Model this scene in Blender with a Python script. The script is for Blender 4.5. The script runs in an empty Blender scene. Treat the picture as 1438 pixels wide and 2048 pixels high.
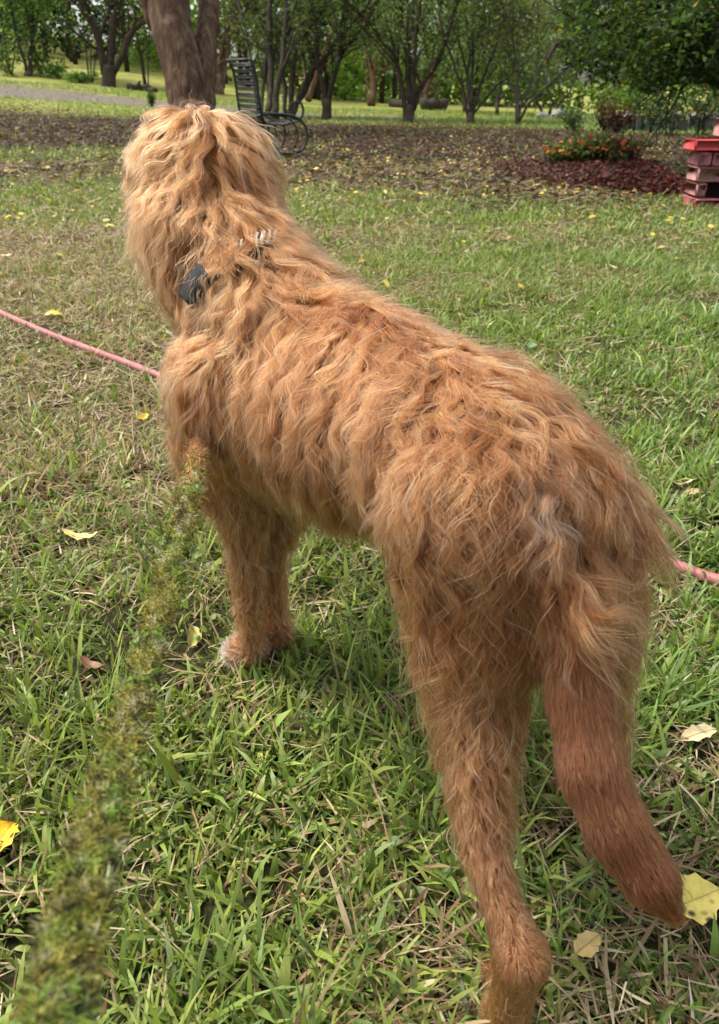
import bpy, math, random
import numpy as np
from mathutils import Vector, kdtree

random.seed(7)
RNG = np.random.default_rng(11)
SC = bpy.context.scene
COL = SC.collection
rad = math.radians

# ------------------------------------------------------------------ camera, sky, sun, exposure
CH, PITCH, FPX = 0.9, rad(29.0), 1577.0          # eye height, downward pitch, focal length in px of the 1438x2048 photo
cam_d = bpy.data.cameras.new("camera")
cam = bpy.data.objects.new("camera", cam_d)
COL.objects.link(cam)
cam.location = (0, 0, CH)
cam.rotation_euler = (rad(90) - PITCH, 0, 0)
cam_d.sensor_fit = 'VERTICAL'
cam_d.sensor_height = 36.0
cam_d.lens = 36.0 * FPX / 2048.0
cam_d.clip_start = 0.02
cam_d.clip_end = 600
cam_d.dof.use_dof = True
cam_d.dof.focus_distance = 1.15
cam_d.dof.aperture_fstop = 9.0
SC.camera = cam

SUN_EL, SUN_AZ = rad(60), rad(-68)               # azimuth from +Y towards +X
w = bpy.data.worlds.new("World")
SC.world = w
w.use_nodes = True
nt = w.node_tree
nt.nodes.clear()
sky = nt.nodes.new("ShaderNodeTexSky")
sky.sky_type = 'NISHITA'
sky.sun_disc = False
sky.sun_elevation = SUN_EL
sky.sun_rotation = SUN_AZ
sky.air_density = 1.0
sky.dust_density = 3.0
sky.ozone_density = 1.0
hsv = nt.nodes.new("ShaderNodeHueSaturation")
hsv.inputs["Saturation"].default_value = 0.35
bg = nt.nodes.new("ShaderNodeBackground")
bg.inputs["Strength"].default_value = 0.13
out = nt.nodes.new("ShaderNodeOutputWorld")
nt.links.new(sky.outputs[0], hsv.inputs["Color"])
nt.links.new(hsv.outputs[0], bg.inputs["Color"])
nt.links.new(bg.outputs[0], out.inputs["Surface"])

sun_d = bpy.data.lights.new("sun", 'SUN')
sun_d.energy = 2.1
sun_d.angle = rad(17)
sun_d.color = (1.0, 0.94, 0.84)
sun = bpy.data.objects.new("sun", sun_d)
COL.objects.link(sun)
sdir = Vector((math.sin(SUN_AZ) * math.cos(SUN_EL), math.cos(SUN_AZ) * math.cos(SUN_EL), math.sin(SUN_EL)))
sun.rotation_euler = (-sdir).to_track_quat('-Z', 'Y').to_euler()
sun.location = (-6, 8, 14)

SC.view_settings.view_transform = 'Standard'
SC.view_settings.look = 'None'
SC.view_settings.gamma = 1.0
SC.view_settings.exposure = 1.22
SC.render.engine = 'CYCLES'
SC.cycles.use_denoising = True
SC.cycles.max_bounces = 8
SC.cycles.diffuse_bounces = 3
SC.cycles.glossy_bounces = 3
SC.cycles.transmission_bounces = 8
SC.cycles.transparent_max_bounces = 8
SC.cycles.caustics_reflective = False
SC.cycles.caustics_refractive = False

# ------------------------------------------------------------------ helpers
cp, sp = math.cos(PITCH), math.sin(PITCH)
FV, UV, RV = np.array([0, cp, -sp]), np.array([0, sp, cp]), np.array([1.0, 0, 0])
C0 = np.array([0, 0, CH])


def ray(u, v):
    return FV + (u - 719) / FPX * RV + (1024 - v) / FPX * UV


def px(u, v, t):                                   # point seen at (u,v), t metres along the optical axis
    return C0 + t * ray(u, v)


def pz(u, v, z=0.0):                               # point seen at (u,v) at height z
    d = ray(u, v)
    return C0 + d * ((z - CH) / d[2])


def terrain(x, y):
    x = np.asarray(x, float)
    y = np.asarray(y, float)
    r = np.clip((y - 12) / 33.0, 0, 1.6)
    f = np.interp(x, [-60, -18, -10, -1.7, 7, 20, 60], [5.0, 1.75, 0.95, -0.25, -0.55, -0.8, -1.0])
    return r * f


def hit(u, v, tmax=90):                            # where the sight line meets the terrain
    d = ray(u, v)
    t = np.linspace(0.5, tmax, 6000)
    P = C0 + d * t[:, None]
    below = np.nonzero(P[:, 2] <= terrain(P[:, 0], P[:, 1]))[0]
    return P[below[0]] if len(below) else P[-1]


def vn(P, wl, seed, n=7):                          # smooth noise, roughly -1..1
    r = np.random.default_rng(seed)
    k = r.normal(size=(n, P.shape[1]))
    k /= np.linalg.norm(k, axis=1)[:, None]
    k *= (2 * np.pi / wl) * r.uniform(0.6, 1.6, n)[:, None]
    ph = r.uniform(0, 2 * np.pi, n)
    return np.sin(P @ k.T + ph).sum(1) / math.sqrt(n) * 0.9


def link(o, parent=None):
    COL.objects.link(o)
    if parent is not None:
        o.parent = parent
        o.matrix_parent_inverse.identity()
    return o


def tag(o, label=None, cat=None, group=None, kind=None):
    if label: o["label"] = label
    if cat: o["category"] = cat
    if group: o["group"] = group
    if kind: o["kind"] = kind
    return o


def empty(name, loc, label, cat, group=None):
    o = bpy.data.objects.new(name, None)
    o.location = loc
    o.empty_display_size = 0.1
    COL.objects.link(o)
    return tag(o, label, cat, group)


def mesh(name, verts, faces, mat, parent=None, colors=None, smooth=False, origin=None):
    """verts (N,3); faces: list of (M,k) int arrays or list of tuples; colors (N,3) per vertex."""
    verts = np.asarray(verts, np.float32).reshape(-1, 3)
    if origin is not None:
        verts = verts - np.asarray(origin, np.float32)
    me = bpy.data.meshes.new(name)
    if isinstance(faces, np.ndarray):
        faces = [faces]
    if len(faces) and isinstance(faces[0], np.ndarray) and faces[0].ndim == 2:
        loops = np.concatenate([f.ravel() for f in faces]).astype(np.int32)
        tot = np.concatenate([np.full(len(f), f.shape[1], np.int32) for f in faces])
    else:
        loops = np.array([i for f in faces for i in f], np.int32)
        tot = np.array([len(f) for f in faces], np.int32)
    me.vertices.add(len(verts))
    me.vertices.foreach_set("co", verts.ravel())
    me.loops.add(len(loops))
    me.loops.foreach_set("vertex_index", loops)
    me.polygons.add(len(tot))
    start = np.concatenate([[0], np.cumsum(tot)[:-1]]).astype(np.int32)
    me.polygons.foreach_set("loop_start", start)
    if smooth:
        me.polygons.foreach_set("use_smooth", np.ones(len(tot), bool))
    if colors is not None:
        a = me.attributes.new("tint", 'FLOAT_COLOR', 'POINT')
        c4 = np.ones((len(verts), 4), np.float32)
        c4[:, :3] = colors
        a.data.foreach_set("color", c4.ravel())
    me.update(calc_edges=True)
    me.validate()
    if mat: me.materials.append(mat)
    o = bpy.data.objects.new(name, me)
    if origin is not None and parent is None:
        o.location = origin
    return link(o, parent)


class MB:                                          # collects simple shapes for one mesh
    def __init__(s):
        s.v, s.f = [], []

    def add(s, v, f):
        b = len(s.v)
        s.v += [tuple(map(float, p)) for p in v]
        s.f += [tuple(i + b for i in q) for q in f]

    def tube(s, pts, rs, n=8, cap=True, flat=1.0, up=None):
        pts = [np.asarray(p, float) for p in pts]
        if np.isscalar(rs): rs = [rs] * len(pts)
        T = []
        for i in range(len(pts)):
            a = pts[min(i + 1, len(pts) - 1)] - pts[max(i - 1, 0)]
            T.append(a / (np.linalg.norm(a) + 1e-9))
        ref = np.array(up if up is not None else ([0, 0, 1] if abs(T[0][2]) < .9 else [1, 0, 0]), float)
        X = np.cross(T[0], ref); X /= np.linalg.norm(X)
        v = []
        for p, t, r in zip(pts, T, rs):
            X = X - t * (X @ t); X /= np.linalg.norm(X) + 1e-9
            Y = np.cross(t, X)
            for k in range(n):
                a = 2 * math.pi * (k + .5) / n
                v.append(p + X * (math.cos(a) * r) + Y * (math.sin(a) * r * flat))
        f = []
        for i in range(len(pts) - 1):
            for k in range(n):
                f.append((i * n + k, i * n + (k + 1) % n, (i + 1) * n + (k + 1) % n, (i + 1) * n + k))
        if cap:
            f.append(tuple(range(n))[::-1])
            f.append(tuple((len(pts) - 1) * n + k for k in range(n)))
        s.add(v, f)

    def box(s, c, h, R=None, bev=0.0, jit=0.0):
        """bevelled box: centre, half sizes, axes (3 rows)."""
        R = np.eye(3) if R is None else np.asarray(R, float)
        c = np.asarray(c, float); h = np.asarray(h, float)
        b = min(bev, min(h) * .9)
        v, idx = [], {}
        for sx in (-1, 1):
            for sy in (-1, 1):
                for sz in (-1, 1):
                    for ax in range(3):
                        q = np.array([sx, sy, sz]) * (h - b)
                        q[ax] += (sx, sy, sz)[ax] * b
                        q = q + np.array([random.uniform(-jit, jit) for _ in range(3)])
                        idx[(sx, sy, sz, ax)] = len(v)
                        v.append(c + q @ R)
        f = []
        for ax in range(3):
            o1, o2 = (ax + 1) % 3, (ax + 2) % 3
            for sg in (-1, 1):
                q = []
                for a, bb in ((-1, -1), (1, -1), (1, 1), (-1, 1)):
                    k = [0, 0, 0]; k[ax] = sg; k[o1] = a; k[o2] = bb
                    q.append(idx[(*k, ax)])
                f.append(tuple(q if sg > 0 else q[::-1]))
        for ax in range(3):
            o1, o2 = (ax + 1) % 3, (ax + 2) % 3
            for a in (-1, 1):
                for bb in (-1, 1):
                    q = []
                    for sg, w_ in ((-1, o1), (1, o1), (1, o2), (-1, o2)):
                        k = [0, 0, 0]; k[ax] = sg; k[o1] = a; k[o2] = bb
                        q.append(idx[(*k, w_)])
                    f.append(tuple(q if a * bb > 0 else q[::-1]))
        for sx in (-1, 1):
            for sy in (-1, 1):
                for sz in (-1, 1):
                    q = [idx[(sx, sy, sz, a)] for a in range(3)]
                    f.append(tuple(q if sx * sy * sz > 0 else q[::-1]))
        s.add(v, f)

    def build(s, name, mat, parent=None, smooth=False, origin=None):
        return mesh(name, np.array(s.v), s.f, mat, parent, None, smooth, origin)


# ------------------------------------------------------------------ materials
def newmat(name):
    m = bpy.data.materials.new(name)
    m.use_nodes = True
    n = m.node_tree
    b = n.nodes["Principled BSDF"]
    return m, n, b


def ramp(n, src, stops):
    r = n.nodes.new("ShaderNodeValToRGB")
    e = r.color_ramp.elements
    while len(e) < len(stops): e.new(0.5)
    for el, (p, c) in zip(e, stops):
        el.position = p
        el.color = (*c, 1)
    n.links.new(src, r.inputs[0])
    return r.outputs[0]


def noise(n, scale, detail=6, rough=.6, vec=None, dist=0.0):
    t = n.nodes.new("ShaderNodeTexNoise")
    t.inputs["Scale"].default_value = scale
    t.inputs["Detail"].default_value = detail
    t.inputs["Roughness"].default_value = rough
    t.inputs["Distortion"].default_value = dist
    if vec: n.links.new(vec, t.inputs["Vector"])
    return t.outputs["Fac"]


def mix(n, fac, a, b, mode='MIX'):
    x = n.nodes.new("ShaderNodeMix")
    x.data_type = 'RGBA'
    x.blend_type = mode
    for s_, v_ in ((0, fac), (6, a), (7, b)):
        if hasattr(v_, "is_linked"): n.links.new(v_, x.inputs[s_])
        elif s_ == 0: x.inputs[0].default_value = v_
        else: x.inputs[s_].default_value = (*v_, 1)
    return x.outputs[2]


def bump(n, b, src, strength=.5, dist=.01):
    u = n.nodes.new("ShaderNodeBump")
    u.inputs["Strength"].default_value = strength
    u.inputs["Distance"].default_value = dist
    n.links.new(src, u.inputs["Height"])
    n.links.new(u.outputs[0], b.inputs["Normal"])


def objco(n, kind="Object", scale=None):
    t = n.nodes.new("ShaderNodeTexCoord")
    o = t.outputs[kind]
    if scale:
        mp = n.nodes.new("ShaderNodeMapping")
        mp.inputs["Scale"].default_value = scale
        n.links.new(o, mp.inputs["Vector"])
        o = mp.outputs[0]
    return o


def attr(n, name="tint"):
    a = n.nodes.new("ShaderNodeAttribute")
    a.attribute_name = name
    return a.outputs["Color"]


def leafmat(name, trans=.45, rough=.6, spec=.14, tr_tint=(1.25, 1.3, .6)):
    m, n, b = newmat(name)
    c = attr(n)
    n.links.new(c, b.inputs["Base Color"])
    b.inputs["Roughness"].default_value = rough
    b.inputs["Specular IOR Level"].default_value = spec
    t = n.nodes.new("ShaderNodeBsdfTranslucent")
    n.links.new(mix(n, 1.0, c, tr_tint, 'MULTIPLY'), t.inputs["Color"])
    x = n.nodes.new("ShaderNodeMixShader")
    x.inputs[0].default_value = trans
    n.links.new(b.outputs[0], x.inputs[1])
    n.links.new(t.outputs[0], x.inputs[2])
    n.links.new(x.outputs[0], n.nodes["Material Output"].inputs["Surface"])
    return m


def barkmat(name, stops, scale=9, bs=.6, stretch=(1, 1, .18)):
    m, n, b = newmat(name)
    v = objco(n, "Object", stretch)
    f = noise(n, scale, 8, .65, v, .4)
    n.links.new(ramp(n, f, stops), b.inputs["Base Color"])
    b.inputs["Roughness"].default_value = .9
    b.inputs["Specular IOR Level"].default_value = .15
    bump(n, b, noise(n, scale * 2.2, 8, .7, v, .6), bs, .03)
    return m


M_GRASS = leafmat("grass_blade", .30, .45, .35)
M_DRY = leafmat("dry_blade", .25, .7, .2, (1.1, 1.0, .8))
M_LEAF = leafmat("tree_leaf", .42)
M_FALLEN = leafmat("fallen_leaf", .25, .6, .25, (1.1, 1.05, .6))
M_BARK_BIG = barkmat("bark_brown", [(.25, (.025, .015, .010)), (.48, (.10, .058, .034)), (.72, (.25, .17, .11))], 10, .9)
M_BARK = barkmat("bark_dark", [(.3, (.018, .013, .009)), (.55, (.05, .036, .025)), (.75, (.11, .085, .06))], 12, .5)
M_BARK_TAN = barkmat("bark_tan", [(.3, (.06, .030, .018)), (.55, (.15, .085, .05)), (.75, (.26, .17, .11))], 10, .4)
M_BARK_GREY = barkmat("bark_grey", [(.3, (.022, .019, .013)), (.55, (.058, .050, .035)), (.75, (.125, .11, .08))], 12, .4)

# ground sheet: thatch and soil near, leaf litter under the trees, gravel drive, field with sunlight put into its colour
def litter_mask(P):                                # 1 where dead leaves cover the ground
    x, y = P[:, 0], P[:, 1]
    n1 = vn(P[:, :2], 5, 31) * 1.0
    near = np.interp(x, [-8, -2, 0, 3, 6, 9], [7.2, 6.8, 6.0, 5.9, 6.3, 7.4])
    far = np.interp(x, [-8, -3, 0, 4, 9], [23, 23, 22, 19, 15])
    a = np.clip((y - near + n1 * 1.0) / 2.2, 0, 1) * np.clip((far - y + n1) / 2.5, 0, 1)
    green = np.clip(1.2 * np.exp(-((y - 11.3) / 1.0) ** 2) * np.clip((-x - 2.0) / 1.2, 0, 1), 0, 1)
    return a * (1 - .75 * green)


def drive_mask(P):
    x, y = P[:, 0], P[:, 1]
    c = np.interp(x, [-20, -10, -4, 0, 4, 10], [28.5, 27.0, 25.5, 24.5, 24.0, 23.5])
    wv = np.interp(x, [-20, -4, 1, 4], [2.8, 2.3, 1.2, 0.0])
    return np.clip((wv - np.abs(y - c) + vn(P[:, :2], 3, 5) * .5) / .8, 0, 1)


def dry_mask(P):                                   # share of dry blades in the lawn
    x, y = P[:, 0], P[:, 1]
    n1 = vn(P[:, :2], 1.3, 77)
    n2 = vn(P[:, :2], .35, 78)
    left = np.clip((-x / (y + .3) + .10) / .32, 0, 1) * np.clip((y - 1.2) / .8, 0, 1) * np.clip((7.0 - y) / 2.5, 0, 1)
    base = .17 * np.clip((2.2 - y) / 1.5, 0, 1) + .10
    return np.clip(base + .85 * left + .20 * n1 + .16 * n2, 0, .92)


def ground_sheet():
    ys = np.concatenate([np.linspace(-4, 3, 60), np.geomspace(3.05, 230, 190)])
    us = np.linspace(-1, 1, 161)
    Y = np.repeat(ys, len(us))
    X = np.tile(us, len(ys)) * (4 + np.abs(Y) * 1.1)
    P = np.stack([X, Y, terrain(X, Y)], 1)
    P[:, 2] += .012 * vn(P[:, :2], .9, 3) * np.clip(1 - Y / 30, 0, 1)
    nu, nv = len(us), len(ys)
    i = np.arange((nv - 1) * nu).reshape(nv - 1, nu)[:, :-1].ravel()
    F = np.stack([i, i + 1, i + nu + 1, i + nu], 1)
    lit, drv = litter_mask(P), drive_mask(P)
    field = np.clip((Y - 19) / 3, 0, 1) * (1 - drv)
    dry = dry_mask(P)
    c = np.empty((len(P), 3))
    soil = np.array([.055, .042, .026]); turf = np.array([.075, .095, .025]); drycol = np.array([.20, .155, .085])
    c[:] = soil * .55 + turf * .45
    k = np.clip((Y - 2.5) / 4, 0, 1)[:, None]
    gcol = turf * (1 - dry[:, None] * .8) + drycol * dry[:, None] * .8
    c = c * (1 - k) + gcol * k
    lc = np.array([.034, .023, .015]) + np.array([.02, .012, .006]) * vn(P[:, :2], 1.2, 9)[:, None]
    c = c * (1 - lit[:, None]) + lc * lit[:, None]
    fc = np.array([.245, .255, .070]) + np.array([.05, .04, .01]) * vn(P[:, :2], 4, 19)[:, None]  # field colour lightened to stand in for sun on the grass
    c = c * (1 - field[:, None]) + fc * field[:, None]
    dc = np.array([.17, .145, .125])
    c = c * (1 - drv[:, None]) + dc * drv[:, None]
    m, n, b = newmat("ground")
    a = attr(n)
    v = objco(n)
    f1 = noise(n, 45, 8, .75, v)
    f2 = noise(n, 4.0, 8, .8, v)
    cc = mix(n, 1.0, a, ramp(n, f1, [(.3, (.35, .35, .32)), (.5, (.95, .95, .95)), (.72, (1.9, 1.75, 1.5))]), 'MULTIPLY')
    cc = mix(n, 1.0, cc, ramp(n, f2, [(.3, (.55, .58, .55)), (.5, (1, 1, 1)), (.7, (1.45, 1.4, 1.25))]), 'MULTIPLY')
    n.links.new(cc, b.inputs["Base Color"])
    b.inputs["Roughness"].default_value = .95
    b.inputs["Specular IOR Level"].default_value = .1
    bump(n, b, noise(n, 90, 8, .8, v), .9, .02)
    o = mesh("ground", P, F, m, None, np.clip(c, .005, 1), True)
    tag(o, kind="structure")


ground_sheet()

# ------------------------------------------------------------------ trees
LEAFQ = np.array([[-.5, 0, 0], [-.05, -.30, .06], [.5, 0, 0], [-.05, .30, .06]])


def leaf_cards(P, size, cols, tilt=1.0, seed=0, shape=LEAFQ):
    r = np.random.default_rng(seed)
    n = len(P)
    a = r.uniform(0, 2 * np.pi, n)
    e = r.normal(0, .5, n) * tilt
    X = np.stack([np.cos(a) * np.cos(e), np.sin(a) * np.cos(e), np.sin(e)], 1)
    N = np.stack([r.normal(0, .7 * tilt, n), r.normal(0, .7 * tilt, n), np.ones(n)], 1)
    N -= X * (N * X).sum(1)[:, None]
    N /= np.linalg.norm(N, axis=1)[:, None]
    Yv = np.cross(N, X)
    sz = (size * r.uniform(.65, 1.3, n))[:, None, None]
    k = shape.shape[0]
    V = P[:, None, :] + sz * (shape[None, :, 0:1] * X[:, None] + shape[None, :, 1:2] * Yv[:, None] + shape[None, :, 2:3] * N[:, None])
    F = np.arange(n * k).reshape(n, k)
    C = np.repeat(cols, k, 0)
    return V.reshape(-1, 3), F, C


def leaf_cols(P, base, var=.35, seed=0, yellow=.0):
    r = np.random.default_rng(seed)
    c = np.array(base)[None] * np.exp(r.normal(0, var, len(P)))[:, None]
    c *= (1 + .35 * vn(P, .9, seed + 3))[:, None].clip(.4, 1.8)
    y = r.random(len(P)) < yellow
    c[y] = np.array([.30, .22, .03]) * r.uniform(.6, 1.2, y.sum())[:, None]
    return np.clip(c, .004, .6)


def grow(mb, ends, p, d, ln, r, lev, maxlev, rs, upb=.25, wob=.22, kids=(3, 5), first=.35, n0=7):
    """one limb as a tapered tube, then side limbs; collects twig points in ends."""
    ns = 6 if lev == 0 else 5 if lev == 1 else 4
    pts, rr = [np.array(p)], [r]
    d = np.array(d, float); d /= np.linalg.norm(d)
    tip = r * (.45 if lev < maxlev else .2)
    for i in range(ns):
        d = d + rs.normal(0, wob, 3) * .45 + np.array([0, 0, upb]) * .3
        d /= np.linalg.norm(d)
        pts.append(pts[-1] + d * ln / ns)
        rr.append(r + (tip - r) * (i + 1) / ns)
    mb.tube(pts, rr, n=n0 if lev == 0 else 5 if lev == 1 else 3, cap=(lev == 0))
    if lev >= maxlev - 1:
        for i in range(1, len(pts)):
            ends.append((pts[i], ln))
    if lev < maxlev:
        for _ in range(rs.integers(kids[0], kids[1] + 1)):
            f = rs.uniform(first, .98) * ns
            i = int(f)
            q = pts[i] + (pts[min(i + 1, ns)] - pts[i]) * (f - i)
            ax = rs.normal(0, 1, 3)
            nd = d * .9 + ax / np.linalg.norm(ax) * .75
            grow(mb, ends, q, nd, ln * rs.uniform(.42, .62), rr[i] * rs.uniform(.4, .6), lev + 1, maxlev, rs, upb * .6, wob * 1.15, kids, .25)


def finish_tree(name, base, mb, ends, label, group, bark, leafcol, nleaf, lsize, spread, seed, zmin=None, yellow=.02):
    t = empty(name, base, label, "tree", group)
    mb.build("trunk", bark, t, True)
    for o in t.children:
        o.location = -np.array(base) if False else (0, 0, 0)
    me = t.children[0].data
    co = np.empty(len(me.vertices) * 3, np.float32)
    me.vertices.foreach_get("co", co)
    me.vertices.foreach_set("co", (co.reshape(-1, 3) - np.array(base, np.float32)).ravel())
    me.update()
    if nleaf and ends:
        rs = np.random.default_rng(seed)
        E_ = np.array([e[0] for e in ends])
        if zmin is not None:
            E_ = E_[E_[:, 2] > zmin]
        if len(E_):
            P = E_[rs.integers(0, len(E_), nleaf)] + rs.normal(0, spread, (nleaf, 3))
            V, F, C = leaf_cards(P - np.array(base), lsize, leaf_cols(P, np.array(leafcol) * 1.35, .4, seed, yellow), 1.0, seed)
            mesh("crown", V, F, M_LEAF, t, C)["kind"] = "stuff"
    return t


def vase_tree(base, label, stems, seed, group="crape myrtle trees among the lawn", bark=None, leafcol=(.060, .085, .030),
              nleaf=7000, lsize=.085, spread=.16, r0=.2, stump=.35, zmin=1.3, length=3.4, kids=(4, 6)):
    """stems: list of (lean_x, lean_y, radius, length factor); they leave a short stump together."""
    rs = np.random.default_rng(seed)
    mb, ends = MB(), []
    b = np.array(base)
    mb.tube([b + [0, 0, -.15], b + [0, 0, .04], b + [0, 0, stump * .6], b + [0, 0, stump]], [r0 * 1.35, r0 * 1.12, r0 * .92, r0 * .85], 10)
    for lx, ly, r, lf in stems:
        o = np.array([lx, ly, 0]) * r0 * .9
        st = b + np.array([0, 0, stump * .55]) + o * .75
        d = np.array([lx, ly, 1.0])
        grow(mb, ends, st, d, length * lf, r, 0, 3, rs, .22, .16, kids, .30)
    return finish_tree("crape_myrtle", b, mb, ends, label, group, bark or M_BARK, leafcol, nleaf, lsize, spread, seed, b[2] + zmin)



def photo_tree(name, uv, stems, label, seed, bark=None, leafcol=(.055, .080, .028), nleaf=7000, lsize=.085, spread=.17,
               trunk=None, group="crape myrtle trees on the lawn", zmin=1.45, yellow=.02, zoom=None, ext=1.0, kids=(4, 6), stump=True, twigs=True):
    """a tree whose limbs follow the limbs in the photograph: each stem is (points, radius px at foot, radius px at end, depth drift m)."""
    rs = np.random.default_rng(seed)
    if zoom:                                       # read-off frame -> photo pixels
        su, sv, k = zoom
        cv = lambda p: (su + p[0] / k, sv + p[1] / k)
    else:
        cv = lambda p: (p[0], p[1])
    bu, bv = cv(uv)
    base = hit(bu, bv)
    t0 = float((base - C0) @ FV)
    m = t0 / FPX / (zoom[2] if zoom else 1.0)      # metres per read-off pixel there
    mb, ends = MB(), []
    if trunk:
        pts, rr = [], []
        for (u, v, r) in trunk:
            u, v = cv((u, v))
            pts.append(px(u, v, t0)); rr.append(r * m * 1.12)
        pts.insert(0, pts[0] - np.array([0, 0, .2])); rr.insert(0, rr[0] * 1.15)
        mb.tube(pts, rr, 12)
    for (path, r1, r2, drift) in stems:
        P = [px(*cv(p), t0 + drift * i / max(1, len(path) - 1)) for i, p in enumerate(path)]
        # smooth and jitter a little
        Q = []
        for i in range(len(P) - 1):
            for f in (0, .34, .67):
                q = P[i] * (1 - f) + P[i + 1] * f
                Q.append(q + rs.normal(0, min(.35 * r2 * m, .012), 3) * (0 if i == 0 and f == 0 else 1))
        Q.append(P[-1])
        R = np.linspace(r1 * m, r2 * m, len(Q)) * (1.30 if name == 'crape_myrtle' else 1.1)
        mb.tube(Q, list(R), 8)
        # side limbs and the continuation above the frame
        d = Q[-1] - Q[-3]; d /= np.linalg.norm(d)
        grow(mb, ends, Q[-1], d + np.array([0, 0, .3]), 1.5 * ext, r2 * m, 1, 3, rs, .2, .2, kids, .15)
        if twigs:
            for i in range(2, len(Q)):
                if Q[i][2] - base[2] > .75 and rs.random() < .62:
                    ax = rs.normal(0, 1, 3); ax[2] = abs(ax[2]) * .5
                    dd = (Q[i] - Q[i - 1]); dd /= np.linalg.norm(dd)
                    grow(mb, ends, Q[i], dd * .8 + ax * .45, rs.uniform(.7, 1.3) * ext, R[i] * .5, 2, 3, rs, .15, .22, (3, 5), .15)
    return finish_tree(name, base, mb, ends, label, group, bark or M_BARK, leafcol, int(nleaf * .72), lsize, spread, seed, base[2] + zmin, yellow)


Z1, Z2, Z3 = (0, 0, 3.994), (340, 0, 3.994), (680, 0, 3.784)
photo_tree("shade_tree", (388, 272),
           [([(383, 262), (379, 215), (373, 175), (364, 130), (351, 80), (338, 10), (322, -90), (300, -200)], 37, 40, -.3),
            ([(400, 262), (401, 215), (403, 165), (407, 120), (413, 80), (417, 10), (424, -90), (440, -200)], 29, 15, .5),
            ([(345, 90), (318, 50), (302, 22), (292, -10), (276, -80)], 20, 12, -.4)],
           "thick forked brown trunk rising right behind the dog's head", 5, M_BARK_BIG, (.05, .08, .025), 7000, .1, .3,
           [(388, 275, 56), (388, 245, 47), (387, 222, 40), (387, 200, 24)], "shade trees on the lawn", 2.2, ext=2.2, kids=(4, 6), twigs=False)
photo_tree("crape_myrtle", (519, 930),
           [([(490, 890), (480, 720), (445, 520), (400, 400), (290, 290), (245, 190), (150, 110), (60, 30)], 13, 6, -.7),
            ([(500, 870), (460, 640), (435, 480), (435, 300), (470, 150), (480, 0), (470, -150)], 13, 8, .6),
            ([(525, 840), (525, 600), (515, 400), (540, 200), (555, 0), (570, -150)], 16, 9, .1),
            ([(550, 840), (560, 600), (570, 300), (600, 100), (610, -60)], 15, 8, -.5),
            ([(555, 830), (620, 650), (720, 500), (800, 320), (840, 150), (900, 0), (930, -120)], 16, 9, .5),
            ([(540, 800), (500, 560), (495, 350), (520, 120), (510, -80)], 9, 5, 1.0)],
           "dark many-stemmed crape myrtle in the middle, limbs spreading from a short stump", 21, None, (.05, .072, .026), 8000,
           trunk=[(520, 945, 46), (522, 915, 40), (524, 860, 38), (524, 810, 34)], zoom=Z3)
photo_tree("crape_myrtle", (985, 940),
           [([(972, 900), (940, 700), (880, 540), (840, 420), (790, 300), (760, 180)], 9, 4, -.6),
            ([(982, 860), (985, 650), (930, 430), (900, 310), (870, 150)], 9, 4, .5),
            ([(990, 860), (1000, 600), (1012, 380), (1000, 220), (1010, 80)], 10, 4, 0),
            ([(1005, 850), (1060, 650), (1120, 500), (1175, 370), (1215, 230), (1240, 80)], 10, 4, .4),
            ([(1008, 865), (1060, 800), (1180, 650), (1300, 560), (1410, 470)], 8, 4, -.8),
            ([(985, 840), (960, 620), (985, 420), (960, 250)], 6, 3, .9)],
           "slender fan-shaped crape myrtle just right of the middle tree", 22, None, (.06, .082, .032), 7000,
           trunk=[(985, 948, 34), (986, 910, 27), (988, 860, 24)], zoom=Z3)
photo_tree("crape_myrtle", (1252, 960),
           [([(1240, 860), (1228, 700), (1190, 560), (1170, 300), (1150, 150), (1130, 0), (1110, -150)], 17, 9, .5),
            ([(1260, 820), (1300, 650), (1350, 480), (1360, 300), (1375, 150), (1400, 0), (1420, -150)], 15, 8, -.3),
            ([(1275, 790), (1312, 600), (1380, 420), (1445, 330), (1560, 200), (1640, 60), (1700, -60)], 13, 7, .5)],
           "dark crape myrtle forking low just right of the iron chair", 23, None, (.055, .08, .028), 7000,
           trunk=[(1250, 968, 48), (1252, 920, 36), (1255, 850, 33), (1257, 800, 30)], zoom=Z2)
photo_tree("crape_myrtle", (800, 955),
           [([(705, 900), (680, 720), (655, 530), (620, 330), (570, 130), (545, 0), (520, -150)], 11, 8, .4),
            ([(730, 900), (735, 780), (755, 600), (768, 450), (750, 250), (690, 60), (650, -100)], 13, 10, .8),
            ([(775, 940), (800, 760), (810, 560), (790, 400), (800, 200), (795, 0), (790, -150)], 21, 17, 0),
            ([(835, 940), (850, 720), (900, 500), (915, 300), (930, 0), (945, -150)], 22, 16, -.4)],
           "crape myrtle of tall upright stems directly behind the iron chair", 24, M_BARK_GREY, (.055, .075, .026), 6000,
           trunk=[(790, 968, 70), (792, 940, 58), (795, 915, 40)], zoom=Z2)
photo_tree("crape_myrtle", (960, 950),
           [([(925, 940), (915, 700), (885, 560), (850, 380), (840, 200), (850, 0)], 14, 9, .9),
            ([(960, 910), (972, 700), (1000, 400), (1090, 250), (1200, 110), (1270, -10)], 18, 12, 0),
            ([(975, 930), (1040, 760), (1120, 580), (1250, 440), (1350, 300), (1445, 190), (1560, 80)], 18, 10, -.4),
            ([(1000, 850), (1090, 720), (1150, 560), (1140, 400), (1080, 260), (1030, 90), (1040, -80)], 13, 8, .5)],
           "crape myrtle leaning right above the iron chair's arm", 25, M_BARK_GREY, (.055, .078, .026), 6000,
           trunk=[(955, 962, 52), (957, 940, 45), (960, 905, 30)], zoom=Z2)
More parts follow.
